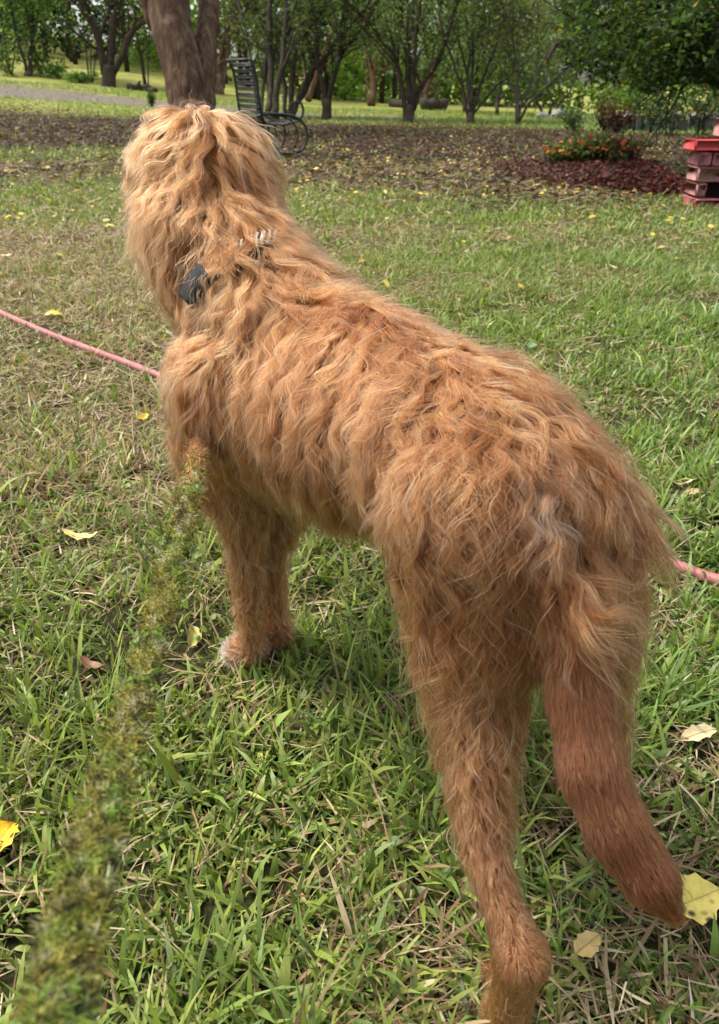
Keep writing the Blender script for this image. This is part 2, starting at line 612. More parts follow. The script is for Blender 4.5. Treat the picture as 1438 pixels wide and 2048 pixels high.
photo_tree("crape_myrtle", (870, 692),
           [([(838, 590), (790, 330), (760, 230), (700, 100), (640, 0), (600, -100)], 26, 18, -.6),
            ([(875, 590), (890, 300), (920, 130), (960, 0), (980, -120)], 25, 17, .4),
            ([(800, 300), (830, 180), (900, 30), (930, -80)], 14, 9, .8),
            ([(905, 580), (990, 430), (1020, 300), (1100, 210), (1200, 120), (1290, 20)], 20, 12, -.5),
            ([(915, 420), (960, 300), (1050, 225), (1110, 120)], 9, 6, .7)],
           "dark low-forking tree standing alone between the drive and the field", 26, None, (.08, .12, .035), 6000, .13, .3,
           trunk=[(870, 700, 52), (870, 640, 47), (872, 580, 48), (872, 540, 44)], zoom=Z1, ext=1.6, zmin=2.4)
photo_tree("field_tree", (228, 610),
           [([(215, 590), (205, 500), (150, 350), (110, 170), (80, 0), (60, -100)], 13, 9, -.6),
            ([(245, 600), (238, 450), (262, 250), (252, 0), (250, -100)], 17, 12, .6)],
           "pair of slim trunks at the far left edge of the field", 27, M_BARK_GREY, (.09, .15, .045), 5000, .16, .4,
           trunk=[(230, 618, 40), (230, 600, 33), (230, 580, 24)], zoom=Z1, group="young trees along the drive", ext=1.6, zmin=1.6)
photo_tree("field_tree", (728, 662),
           [([(715, 655), (695, 480), (668, 250), (660, 0)], 7, 5, 0), ([(732, 655), (722, 480), (735, 300), (700, 120)], 6, 3, .4),
            ([(742, 655), (755, 520), (770, 380), (800, 250)], 6, 3, -.3)],
           "thin sapling clump left of the dark low-forking tree", 28, M_BARK_GREY, (.07, .12, .04), 1500, .13, .3, zoom=Z1, group="young trees along the drive", zmin=.8)
photo_tree("field_tree", (1160, 690),
           [([(1160, 685), (1128, 450), (1092, 280), (1075, 100), (1068, -60)], 13, 8, 0), ([(1132, 430), (1170, 380), (1225, 335)], 5, 3, .3),
            ([(1185, 690), (1182, 500), (1190, 300), (1205, 150)], 5, 3, .6)],
           "thin leaning tree by the woodpile left of the thick trunk", 29, M_BARK, (.08, .13, .04), 2500, .13, .3, zoom=Z1, group="young trees along the drive", zmin=1.6)
photo_tree("crape_myrtle", (393, 752),
           [([(378, 720), (368, 550), (358, 420), (325, 250), (300, 60)], 18, 12, -.5), ([(398, 700), (405, 470), (440, 290), (510, 170), (560, 60), (590, -60)], 16, 9, .4),
            ([(420, 700), (440, 520), (465, 400), (480, 250), (500, 0), (520, -100)], 15, 9, -.2), ([(455, 420), (520, 360), (590, 320)], 5, 3, .4)],
           "reddish forked tree showing between the thick trunk and the iron chair", 30, M_BARK_BIG, (.07, .10, .03), 4500, .12, .3,
           trunk=[(393, 760, 40), (394, 720, 34), (396, 640, 34), (396, 600, 30)], zoom=Z2, zmin=2.2, ext=1.5)
photo_tree("crape_myrtle", (1107, 815),
           [([(1105, 800), (1130, 700), (1180, 560), (1240, 400), (1290, 250)], 22, 14, 0), ([(1100, 780), (1090, 640), (1060, 480), (1050, 320)], 12, 8, .5)],
           "short tan-barked trunk far behind the tree leaning over the iron chair", 31, M_BARK_TAN, (.07, .11, .03), 3000, .13, .3, zoom=Z2, zmin=2)
photo_tree("crape_myrtle", (245, 805),
           [([(240, 795), (250, 620), (235, 500), (215, 380), (190, 250)], 22, 7, 0), ([(262, 650), (300, 570), (350, 520), (400, 460)], 9, 5, .6),
            ([(255, 620), (275, 460), (300, 360), (330, 230)], 9, 5, -.5), ([(215, 800), (205, 640), (200, 500), (170, 380)], 7, 4, .6)],
           "pale tan-barked crape myrtle at the edge of the woods, left of the middle tree", 32, M_BARK_TAN, (.075, .11, .035), 4500, .13, .35, zoom=Z3, zmin=1.6, ext=1.4)
photo_tree("crape_myrtle", (638, 832),
           [([(635, 825), (650, 700), (690, 560), (705, 430), (720, 300)], 18, 9, 0), ([(665, 740), (750, 610), (830, 550), (900, 480)], 9, 5, .5),
            ([(625, 820), (615, 700), (590, 560), (560, 430)], 9, 5, -.5)],
           "tree leaning right beside the long log behind the middle tree", 33, M_BARK_BIG, (.07, .11, .03), 4000, .13, .35, zoom=Z3, zmin=1.6, ext=1.4)
photo_tree("crape_myrtle", (940, 860), [([(938, 855), (940, 760), (930, 640), (900, 520)], 11, 6, 0), ([(945, 800), (990, 680), (1010, 560)], 5, 3, .4)],
           "small dark tree just behind the fan-shaped crape myrtle", 34, None, (.07, .11, .03), 2500, .13, .35, zoom=Z3, zmin=1.4)
photo_tree("crape_myrtle", (1187, 880), [([(1185, 870), (1195, 760), (1170, 660), (1130, 560)], 13, 5, 0), ([(1200, 800), (1215, 680), (1220, 560)], 9, 5, .3), ([(1205, 760), (1270, 690), (1340, 640)], 6, 4, -.4)],
           "small round-headed tree in the bright grass right of the fan-shaped myrtle", 35, M_BARK_GREY, (.07, .10, .035), 4000, .13, .35, zoom=Z3, zmin=1.2)
photo_tree("crape_myrtle", (1037, 250),
           [([(1036, 248), (1034, 215), (1034, 180), (1036, 150), (1030, 110)], 4.0, 1.6, 0), ([(1038, 225), (1048, 195), (1062, 165), (1075, 130)], 2.4, 1.2, .4),
            ([(1040, 240), (1058, 205), (1085, 180), (1110, 165)], 2.2, 1.2, -.4), ([(1035, 200), (1022, 170), (1010, 140)], 2, 1, .6)],
           "grey crape myrtle nearest to the overhanging dark branches", 36, M_BARK_GREY, (.085, .10, .045), 6000, .09, .2)
photo_tree("crape_myrtle", (1098, 232),
           [([(1098, 230), (1105, 205), (1095, 175), (1085, 150)], 2.4, 1.4, 0), ([(1110, 228), (1120, 205), (1140, 185), (1150, 150)], 2.2, 1.2, .4), ([(1085, 225), (1075, 205), (1068, 185)], 2, 1, -.4)],
           "leaning grey crape myrtle in front of the pale stone pile", 37, M_BARK_GREY, (.085, .10, .045), 5000, .1, .25)
photo_tree("field_tree", (20, 150), [([(20, 150), (14, 110), (6, 60), (-4, 0)], 2.5, 2, 0), ([(24, 150), (30, 100), (34, 60)], 1.6, 1, .5)],
           "leafy pale green sapling at the left border of the photo", 38, M_BARK_GREY, (.11, .18, .06), 5000, .16, .5, group="young trees along the drive", zmin=1.0, ext=1.6)

# the big tree at the right: trunk outside the frame, dark limbs reaching in over the garden
def overhanging_tree():
    rs = np.random.default_rng(91)
    base = np.array([5.6, 9.6, 0.0]); base[2] = float(terrain(base[0], base[1]))
    mb, ends = MB(), []
    mb.tube([base + [0, 0, -.2], base + [0, 0, .1], base + [-.05, .05, 1.2], base + [-.1, .1, 2.4], base + [.1, .2, 4.0], base + [.3, .1, 6.0]], [.42, .34, .27, .25, .18, .10], 12)
    T0 = float((np.array([4.0, 9.4, 1.6]) - C0) @ FV)
    limbs = [([(1500, -60), (1440, -10), (1385, 30), (1340, 70), (1300, 88), (1240, 96), (1190, 108), (1130, 130)], 8, 2.2, -.4),
             ([(1560, -30), (1490, 10), (1425, 60), (1380, 98), (1362, 130), (1390, 150), (1420, 165)], 8, 2.0, .3),
             ([(1420, -120), (1330, -60), (1240, -20), (1160, 20), (1110, 60)], 8, 2.2, .2),
             ([(1480, -120), (1340, -10), (1250, 40), (1180, 60), (1110, 90), (1095, 120)], 6, 2.0, -.9),
             ([(1560, 40), (1480, 80), (1400, 110), (1330, 140), (1270, 160)], 5, 1.8, .8)]
    m = T0 / FPX
    for path, r1, r2, dr in limbs:
        P = [px(u, v, T0 + dr * (i / len(path) + .2)) for i, (u, v) in enumerate(path)]
        P.insert(0, base + np.array([-.05, .1, min(max(P[0][2] - base[2] - .3, 1.6), 3.6)]))
        R = list(np.linspace(r1 * m * 1.6, r2 * m, len(P)))
        mb.tube(P, R, 8)
        for i in range(2, len(P)):
            for _ in range(3):
                d = rs.normal(0, 1, 3) * np.array([1, .8, .5]) + (P[i] - P[i - 1]) / np.linalg.norm(P[i] - P[i - 1]) * .6
                q = P[i] + (P[i - 1] - P[i]) * rs.random()
                grow(mb, ends, q, d, rs.uniform(.7, 1.1), R[i] * .45, 2, 3, rs, -.02, .25, (4, 6), .2)
    for k in range(14):                            # crown above the frame
        d = np.array([rs.normal(0, 1), rs.normal(0, .8), rs.uniform(.1, .9)])
        grow(mb, ends, base + np.array([.1, .15, rs.uniform(2.8, 5.6)]), d, rs.uniform(1.8, 2.8), .07, 1, 3, rs, .05, .2, (4, 6), .3)
    t = empty("shade_tree", base, "big tree whose dark leafy branches hang into the top right corner", "tree", "shade trees on the lawn")
    tr = mb.build("trunk", M_BARK, t, True)
    co = np.empty(len(tr.data.vertices) * 3, np.float32)
    tr.data.vertices.foreach_get("co", co)
    tr.data.vertices.foreach_set("co", (co.reshape(-1, 3) - base.astype(np.float32)).ravel()); tr.data.update()
    E_ = np.array([e[0] for e in ends])
    n = 52000
    P = E_[rs.integers(0, len(E_), n)] + rs.normal(0, .11, (n, 3))
    # crown bottom follows the photograph: no leaves lower than eye level + a bit
    lo = np.interp((P[:, 0]) / P[:, 1], [.2, .24, .33, .42, .6], [1.25, .92, .78, .86, .8]) + .08 * vn(P, .5, 4)
    P = P[(P[:, 2] > lo) & (P[:, 0] / P[:, 1] > .215)]
    P = P[vn(P, .42, 44) < .62]
    shape = np.array([[-.5, 0, 0], [-.2, -.26, .05], [.15, -.22, .03], [.55, 0, -.05], [.15, .22, .03], [-.2, .26, .05]])
    V, F, C = leaf_cards(P - base, .062, leaf_cols(P, (.038, .066, .016), .45, 5, .012), 1.1, 6, shape)
    mesh("crown", V, F, M_LEAF, t, C)["kind"] = "stuff"


overhanging_tree()

# far woods that close the view
def far_woods():
    rs = np.random.default_rng(55)
    P, Cc = [], []
    for k in range(560):
        x = rs.uniform(-48, 48)
        y = rs.uniform(46, 64) + max(0, -x - 10) * .25
        h = rs.uniform(.2, 9.5) if rs.random() < .8 else rs.uniform(0, 2.5)
        R = rs.uniform(1.0, 2.3)
        z = float(terrain(x, y)) + h
        n = int(90 * R * R)
        q = rs.normal(size=(n, 3)); q /= np.linalg.norm(q, axis=1)[:, None]
        q *= R * rs.uniform(.5, 1.0, n)[:, None] ** .5 * np.array([1, 1, .8])
        P.append(q + [x, y, z])
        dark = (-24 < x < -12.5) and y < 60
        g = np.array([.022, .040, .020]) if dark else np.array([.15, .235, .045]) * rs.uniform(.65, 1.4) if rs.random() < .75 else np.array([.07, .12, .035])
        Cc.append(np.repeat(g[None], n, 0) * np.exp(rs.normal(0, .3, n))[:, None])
    P = np.concatenate(P); Cc = np.clip(np.concatenate(Cc), .004, .5)
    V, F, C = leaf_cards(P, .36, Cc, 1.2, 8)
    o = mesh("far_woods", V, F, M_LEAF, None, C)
    tag(o, "bright green woods closing the view beyond the field", "woods", kind="stuff")


far_woods()
rs_ = np.random.default_rng(66)
for k in range(26):                                # slim trunks that stand out against the woods
    x = rs_.uniform(-26, 24); y = rs_.uniform(43, 47.5) + max(0, -x - 10) * .25
    b = np.array([x, y, float(terrain(x, y))])
    mb = MB()
    d = rs_.normal(0, .12, 2)
    hgt = rs_.uniform(5, 9)
    mb.tube([b + [0, 0, -.2], b + [d[0] * .6, d[1], hgt * .3], b + [d[0] * 3, d[1] * 2, hgt * .65], b + [d[0] * 4, d[1] * 3, hgt]], [.13, .11, .09, .04], 7)
    for j in range(5):
        f = rs_.uniform(.25, .9)
        q = b + np.array([d[0] * 4 * f, d[1] * 3 * f, hgt * f])
        e = np.array([rs_.normal(), rs_.normal() * .6, .8])
        mb.tube([q, q + e * .7, q + e * 1.2 + [0, 0, .5]], [.05, .035, .015], 5)
    t = empty("woodland_tree", b, "slim dark trunk standing at the front of the far woods", "tree", "slim trunks along the edge of the far woods")
    tr = mb.build("trunk", M_BARK, t, True)
    co = np.array(mb.v, np.float32) - b.astype(np.float32)
    tr.data.vertices.foreach_set("co", co.ravel()); tr.data.update()
    n = 220
    P = b + np.array([d[0] * 3, d[1] * 2, hgt * .75]) + rs_.normal(0, 1, (n, 3)) * [1.0, 1.0, 1.4]
    V, F, C = leaf_cards(P - b, .32, leaf_cols(P, (.08, .13, .03), .3, k), 1.2, k)
    mesh("crown", V, F, M_LEAF, t, C)["kind"] = "stuff"
# ------------------------------------------------------------------ lawn: real blades, thick near the camera
HOSE = [pz(-150, 560, .016), pz(0, 627, .016), pz(100, 668, .015), pz(200, 708, .014), pz(310, 750, .014), pz(500, 822, .013), pz(760, 910, .013),
        pz(1020, 1005, .013), pz(1180, 1063, .014), pz(1300, 1112, .016), pz(1370, 1138, .015), pz(1438, 1164, .014), pz(1620, 1235, .014)]
HOSE_A = np.array(HOSE)


def hose_dist(P):
    best = np.full(len(P), 9.0)
    for a, b in zip(HOSE_A[:-1, :2], HOSE_A[1:, :2]):
        ab = b - a
        h = np.clip(((P[:, :2] - a) @ ab) / (ab @ ab), 0, 1)
        best = np.minimum(best, np.linalg.norm(P[:, :2] - a - h[:, None] * ab, axis=1))
    return best


LEAF_SPOTS = []                                    # big fallen leaves keep the blades over them short


def blades(P, az, lean, curve, ln, wd, cols, lv=4, twist=None):
    """P foot, az direction, lean start angle from vertical, curve extra bend; flat tapered strips with a fold."""
    n = len(P)
    prof = {4: [.75, 1.0, .72, .0], 3: [.85, .8, 0], 2: [1, 0]}[lv]
    dirh = np.stack([np.cos(az), np.sin(az), np.zeros(n)], 1)
    side = np.stack([-np.sin(az), np.cos(az), np.zeros(n)], 1)
    if twist is not None:
        side = side * np.cos(twist)[:, None] + np.stack([np.zeros(n), np.zeros(n), np.ones(n)], 1) * np.sin(twist)[:, None]
    pos = P.copy()
    vs = []
    st = ln / (lv - 1)
    for k in range(lv):
        w_ = (wd * .5 * prof[k])[:, None]
        if k < lv - 1:
            vs.append(pos - side * w_); vs.append(pos + side * w_)
        else:
            vs.append(pos)
        a = lean + curve * (k + .5) / (lv - 1)
        pos = pos + dirh * (np.sin(a) * st)[:, None] + np.array([0, 0, 1.0]) * (np.cos(a) * st)[:, None]
        gz = terrain(pos[:, 0], pos[:, 1]) + .003
        pos[:, 2] = np.maximum(pos[:, 2], gz)
    nv = 2 * (lv - 1) + 1
    V = np.stack(vs, 1)
    b = np.arange(n)[:, None] * nv
    q = [b + np.array([[2 * k, 2 * k + 1, 2 * k + 3, 2 * k + 2]]) for k in range(lv - 2)]
    t = b + np.array([[2 * (lv - 2), 2 * (lv - 2) + 1, 2 * (lv - 1)]])
    return V.reshape(-1, 3), ([np.concatenate(q)] if q else []) + [t], np.repeat(cols, nv, 0)


def scatter(n, y0, y1, side=.6, rng=RNG):
    y = np.sqrt(rng.uniform(y0 ** 2, y1 ** 2, n)) if y0 > .2 else rng.uniform(y0, y1, n)
    half = np.maximum(.55, (y * .8746 + .44) * .456) * 1.12 + side
    x = rng.uniform(-1, 1, n) * half
    return np.stack([x, y, terrain(x, y)], 1)


def green_cols(P, rng, n, near=1.0):
    g = np.array([[.18, .255, .042], [.23, .29, .052], [.11, .165, .035], [.31, .35, .085], [.18, .26, .065]])
    c = g[rng.integers(0, len(g), n)] * np.exp(rng.normal(0, .22, n))[:, None]
    yl = np.clip(.5 + .5 * vn(P[:, :2], 1.6, 41), 0, 1)[:, None]
    c = c * (1 - .3 * yl) + np.array([.16, .20, .05]) * .3 * yl
    cool = np.clip((P[:, 0] / (P[:, 1] + .3) - .05) / .4, 0, 1)[:, None]     # denser, bluer turf to the right
    c = c * (1 - cool * np.array([.16, .03, .06]))
    return c


def dry_cols(rng, n):
    g = np.array([[.38, .28, .15], [.46, .37, .22], [.26, .17, .085], [.16, .095, .05], [.55, .47, .30]])
    return g[rng.choice(5, n, p=[.3, .22, .24, .14, .10])] * np.exp(rng.normal(0, .2, n))[:, None]


def lawn_zone(name_i, tuft_n, per, y0, y1, ln, wd, lv, side, seed, hmul=1.0):
    rng = np.random.default_rng(seed)
    T = scatter(tuft_n, y0, y1, side, rng)
    keep = rng.random(len(T)) < np.clip(.80 + .38 * vn(T[:, :2], .28, 15) - 1.0 * litter_mask(T) - drive_mask(T), .03, 1)
    T = T[keep]
    P = np.repeat(T, per, 0)
    n = len(P)
    taz = np.repeat(rng.uniform(0, 6.28, len(T)), per)
    P[:, :2] += rng.normal(0, .011 * (1 + y0 * .35), (n, 2))
    dry = rng.random(n) < dry_mask(P) * .80
    az = np.where(rng.random(n) < .55, taz + rng.normal(0, .7, n), rng.uniform(0, 6.28, n))
    lean = np.abs(rng.normal(.55, .38, n)); curve = rng.uniform(.1, 1.3, n)
    L = ln * np.exp(rng.normal(0, .36, n)) * np.clip(1 + .30 * vn(P[:, :2], .6, 16), .5, 1.6)
    Wd = wd * np.exp(rng.normal(0, .32, n))
    c = green_cols(P, rng, n)
    dc = dry_cols(rng, n)
    c[dry] = dc[dry]
    Wd[dry] *= .7; lean[dry] += .35
    hd = hose_dist(P)
    L = np.where(hd < .022, np.minimum(L, .018), np.where(hd < .035, np.minimum(L, .040), L))
    for (lx, ly, lr) in LEAF_SPOTS:
        dd = np.hypot(P[:, 0] - lx, P[:, 1] - ly)
        L = np.where(dd < lr, np.minimum(L, .012), L)
    V, F, C = blades(P, az, lean, curve, L, Wd, np.clip(c, .01, .6), lv, rng.normal(0, .35, n))
    return V, F, C


def thatch_zone(n, y0, y1, ln, wd, side, seed):
    rng = np.random.default_rng(seed)
    P = scatter(n, y0, y1, side, rng)
    keep = rng.random(n) < np.clip(.30 + 1.0 * dry_mask(P), 0, 1) * np.clip(1 - drive_mask(P), 0, 1)
    P = P[keep]; n = len(P)
    P[:, 2] += rng.uniform(.003, .028, n)
    V, F, C = blades(P, rng.uniform(0, 6.28, n), rng.normal(1.5, .16, n), rng.normal(0, .25, n), ln * np.exp(rng.normal(0, .5, n)),
                     wd * np.exp(rng.normal(0, .35, n)), dry_cols(rng, n) * .85, 3, rng.normal(0, .3, n))
    hd = hose_dist(V)
    V[:, 2] = np.where(hd < .03, np.minimum(V[:, 2], .012), V[:, 2])
    return V, F, C


def join(parts):
    Vs, Fs, Cs, b = [], {}, [], 0
    for V, F, C in parts:
        for f in F: Fs.setdefault(f.shape[1], []).append(f + b)
        Vs.append(V); Cs.append(C); b += len(V)
    return np.concatenate(Vs), [np.concatenate(v) for v in Fs.values()], np.concatenate(Cs)


LEAVES = [  # photo position, length m, width ratio, heading deg, tilt, colour, spots, name, label
    (162, 1076, .085, .30, 168, .05, (.62, .52, .18), 0, "narrow pale yellow leaf on the grass left of the dog's front paw"),
    (386, 1268, .066, .42, 95, .75, (.50, .48, .15), 0, "mottled yellow leaf standing on edge in the grass beside the leash"),
    (2, 1676, .060, .75, 80, .15, (.80, .46, .02), 1, "bright orange-yellow spotted leaf cut by the left border"),
    (1388, 1800, .070, .80, 20, .30, (.70, .58, .13), 1, "crumpled yellow leaf with brown spots at the tip of the tail"),
    (1175, 1888, .042, .60, 35, .25, (.55, .40, .14), 0, "small tan leaf in the grass below the tail"),
    (183, 1336, .055, .40, 150, .20, (.20, .09, .04), 0, "reddish brown curled leaf in the grass left of the leash"),
    (1400, 1466, .070, .35, 20, .20, (.55, .46, .26), 0, "dry straw coloured leaf at the right border above the tail tip"),
    (1066, 686, .060, .55, 60, .55, (.20, .34, .12), 0, "pale green leaf sticking up beyond the dog's back"),
    (724, 522, .060, .50, 60, .35, (.62, .48, .06), 0, "yellow leaf on the lawn just right of the dog's neck"),
    (106, 628, .085, .40, 10, .25, (.62, .50, .08), 0, "yellow leaf lying just beyond the pink hose"),
    (12, 512, .080, .35, 15, .2, (.60, .42, .20), 0, "tan leaf at the left border beyond the hose"),
    (1358, 970, .060, .30, 165, .15, (.50, .42, .24), 0, "long dry leaf lying flat right of the dog's rump"),
    (1390, 985, .050, .40, 10, .15, (.52, .40, .2), 0, "buff leaf at the right border near the long dry leaf"),
    (220, 452, .09, .4, 5, .2, (.42, .45, .10), 0, "yellow-green leaf left of the dog's ear"),
    (285, 837, .05, .5, 70, .3, (.58, .40, .03), 0, "small orange leaf in the grass between the hose and the dog's chest"),
    (1325, 497, .07, .5, 15, .2, (.60, .48, .15), 0, "pale yellow leaf on the lawn at the right, below the red wall"),
    (850, 1716 - 900, .05, .5, 15, .2, (.60, .48, .15), 0, None),
]
for L_ in LEAVES:
    if L_[-1]:
        q_ = pz(L_[0], L_[1], .03)
        LEAF_SPOTS.append((q_[0], q_[1] - .02, L_[2] * .65))
near_ = join([lawn_zone(0, 17000, 6, .18, 2.1, .048, .0058, 4, .35, 301), lawn_zone(1, 1600, 3, .18, 2.1, .050, .0095, 4, .35, 302)])
mid_ = join([lawn_zone(2, 32000, 5, 2.1, 4.6, .045, .0062, 3, .9, 303), lawn_zone(3, 42000, 5, 4.6, 10.5, .042, .009, 3, 1.2, 304)])
far_ = lawn_zone(4, 60000, 3, 10.5, 32, .07, .02, 2, 1.5, 305)
o = mesh("grass", near_[0], near_[1], M_GRASS, None, near_[2]); tag(o, "coarse green grass with dry blades around the dog", "grass", kind="stuff")
o = mesh("grass", mid_[0], mid_[1], M_GRASS, None, mid_[2]); tag(o, "short lawn grass stretching from the dog to the leaf litter", "grass", kind="stuff")
o = mesh("grass", far_[0], far_[1], M_GRASS, None, far_[2]); tag(o, "thin grass under and beyond the trees", "grass", kind="stuff")
th = join([thatch_zone(31000, .18, 2.2, .050, .0028, .35, 311), thatch_zone(60000, 2.2, 5.5, .055, .0042, .4, 312), thatch_zone(40000, 5.5, 10, .06, .007, .4, 313)])
o = mesh("dry_grass", th[0], th[1], M_DRY, None, th[2]); tag(o, "straw coloured dead blades lying through the lawn", "dry grass", kind="stuff")


# small round weed leaves low in the turf
def weeds():
    rng = np.random.default_rng(321)
    P = scatter(2600, .25, 3.2, .3, rng)
    P = P[rng.random(len(P)) < np.clip(.35 + .6 * vn(P[:, :2], .3, 91), 0, 1)]
    P[:, 2] += rng.uniform(.008, .035, len(P))
    a = np.linspace(0, 2 * np.pi, 9)[:-1]
    shape = np.stack([.5 * np.cos(a), .42 * np.sin(a), .05 * np.cos(2 * a)], 1)
    return leaf_cards(P, .014, green_cols(P, rng, len(P)) * [.8, 1.0, .8], .8, 322, shape)


V_, F_, C_ = weeds()
o = mesh("weed_leaves", V_, F_, M_GRASS, None, np.clip(C_, .01, .5)); tag(o, "tiny round weed leaves low in the grass", "weeds", kind="stuff")


# leaf litter under the trees and stray small yellow leaves on the lawn
def litter():
    rng = np.random.default_rng(331)
    P = scatter(75000, 4.8, 26, 1.5, rng)
    P = P[rng.random(len(P)) < litter_mask(P) * np.clip(1.1 - P[:, 1] / 34, .2, 1)]
    c = np.array([[.125, .068, .034], [.085, .048, .027], [.19, .115, .055], [.34, .24, .06], [.05, .03, .019]])[rng.choice(5, len(P), p=[.34, .26, .18, .05, .17])]
    c = c * np.exp(rng.normal(-.28, .25, len(P)))[:, None]
    Q = scatter(5200, 1.8, 12, .5, rng)
    dens = np.interp(Q[:, 1], [1.8, 3, 5, 8, 12], [.03, .08, .25, .7, .6]) * np.clip(.6 + .6 * vn(Q[:, :2], 1.5, 92), .1, 1) * np.interp(Q[:, 0], [-4, 0, 3], [.8, 1.0, .8])
    Q = Q[rng.random(len(Q)) < dens]
    cq = np.array([[.62, .48, .07], [.50, .34, .06], [.55, .50, .16], [.40, .26, .10]])[rng.integers(0, 4, len(Q))] * np.exp(rng.normal(0, .2, len(Q)))[:, None]
    PP = np.concatenate([P, Q]); cc = np.concatenate([c, cq])
    PP[:, 2] += np.concatenate([rng.uniform(.006, .03, len(P)), rng.uniform(.02, .05, len(Q))])
    sizes = np.concatenate([np.full(len(P), 1.0), np.full(len(Q), .75)])
    shape = np.array([[-.5, 0, 0], [-.2, -.24, .06], [.2, -.22, .05], [.5, 0, -.04], [.2, .22, .05], [-.2, .24, .06]])
    a = leaf_cards(P + [0, 0, .015], .062, c, .55, 332, shape)
    b = leaf_cards(PP[len(P):], .046, cq, .45, 333, shape)
    return join([(a[0], [a[1]], a[2]), (b[0], [b[1]], b[2])])


V_, F_, C_ = litter()
o = mesh("leaf_litter", V_, F_, M_FALLEN, None, np.clip(C_, .01, .8)); tag(o, "brown and yellow fallen leaves scattered under the trees and over the lawn", "leaf litter", kind="stuff")
# ------------------------------------------------------------------ the dog: one continuous body from blended limb volumes
def V3(*a): return np.array(a, float)


WB, HD, LF = V3(-.066, 1.035), V3(-.546, .837), V3(-.837, -.546)   # withers, heading, the dog's left
HD3, LF3, UP3 = V3(*HD, 0), V3(*LF, 0), V3(0, 0, 1)


def DG(a, l, z): return np.array([*(WB + a * HD + l * LF), z])


CONES = []


def K(reg, p, r, q, r2): CONES.append((reg, np.array(p, float), r, np.array(q, float), r2))


# trunk of the body
K('torso', DG(.09, .01, .48), .110, DG(-.13, 0, .51), .098)
K('torso', DG(-.13, 0, .51), .098, DG(-.29, -.01, .545), .076)
K('loin', DG(-.29, -.005, .540), .082, DG(-.40, -.005, .525), .070)
K('torso', DG(.02, 0, .565), .07, DG(-.14, -.01, .58), .062)
K('loin', DG(-.14, -.01, .58), .060, DG(-.36, -.015, .56), .058)
K('chest', DG(.15, .02, .48), .095, DG(.11, .02, .415), .078)
K('shoulder', DG(.06, .085, .51), .07, DG(.12, .08, .40), .06)
K('shoulder', DG(.04, -.075, .50), .065, DG(.10, -.07, .38), .055)
NB, NH = DG(.07, .0, .58), V3(-.225, 1.2, .69)
K('neck', NB, .092, NH, .072)
HC = V3(-.222, 1.255, .758)
K('head', HC, .070, HC + V3(-.03, .05, .0), .066)
K('head', HC + V3(.0, .0, .0), .06, HC + V3(-.005, .02, .035), .055)
K('muzzle', HC + V3(-.04, .08, -.02), .055, HC + V3(-.09, .19, -.06), .038)
K('muzzle', HC + V3(-.09, .19, -.06), .038, HC + V3(-.105, .222, -.062), .030)
EL, ER = HC + V3(-.056, 0, .010), HC + V3(.052, .01, .012)
K('ear', EL, .022, EL + V3(-.004, .0, -.12), .014)
K('ear', ER, .022, ER + V3(.012, .0, -.085), .016)
FL, FR = pz(500, 1325, .02), pz(552, 1292, .02)
K('foreleg', DG(.08, .075, .40), .047, FL + V3(.008, .0, .20), .019); K('foreleg', FL + V3(.008, 0, .2), .019, FL + V3(.005, .01, .03), .016)
K('foreleg', DG(.07, -.04, .40), .043, FR + V3(0.0, .0, .2), .020); K('foreleg', FR + V3(0, 0, .2), .020, FR + V3(0, .01, .03), .015)
for f_, dx in ((FL, -.032), (FR, -.03)):
    K('paw', f_ + V3(.005, .008, .022), .024, f_ + V3(dx * .6, .016, .014), .022)
    for kx, ky in ((-.030, .000), (-.034, .014), (-.028, .028), (-.016, .036)):
        K('paw', f_ + V3(dx * .4, .014, .014), .016, f_ + V3(kx, ky + .002, .006), .0125)
HL, SL, GL, OL = DG(-.40, .040, .52), px(945, 1335, .83), px(966, 1700, .785), px(1042, 1915, .745)
K('thigh', HL, .074, SL, .042); K('gaskin', SL, .044, GL, .015); K('hock', GL, .0145, OL, .0165)
K('hock', OL, .0195, OL + V3(.002, .004, .0), .0185); K('hock', OL, .018, OL + V3(.000, .012, -.125), .0165)
K('paw', OL + V3(.000, .024, -.140), .020, OL + V3(.014, .055, -.150), .018)
for kx, ky in ((.000, .080), (.012, .086), (.024, .084), (.034, .072)):
    K('paw', OL + V3(.014, .055, -.148), .015, OL + V3(kx, ky, -.154), .0125)
HR, SR = DG(-.41, -.055, .50), px(1175, 1270, .83)
OR, PR = pz(1205, 1545, .15), pz(1180, 1600, .02)
K('thigh', HR, .060, SR, .034); K('gaskin', SR, .038, OR, .018); K('hock', OR, .023, PR + V3(0, -.01, .015), .018)
K('paw', PR + V3(0, 0, .004), .022, PR + V3(-.02, .035, .0), .02)
for kx, ky in ((-.038, .048), (-.026, .06), (-.010, .06), (.004, .05)):
    K('paw', PR + V3(-.015, .03, -.002), .015, PR + V3(kx, ky, -.007), .0125)
TAIL = [(1100, 1015, .80, .028), (1140, 1180, .757, .025), (1162, 1400, .735, .0235), (1184, 1540, .715, .0222), (1235, 1660, .70, .0205), (1298, 1755, .69, .0165), (1340, 1815, .685, .004)]
for i_, (a_, b_) in enumerate(zip(TAIL, TAIL[1:])): K('tailroot' if i_ == 0 else 'tail', px(*a_[:3]), a_[3], px(*b_[:3]), b_[3])
REG = [c[0] for c in CONES]
CA, CRa = np.array([c[1] for c in CONES]), np.array([c[2] for c in CONES])
CB, CRb = np.array([c[3] for c in CONES]), np.array([c[4] for c in CONES])


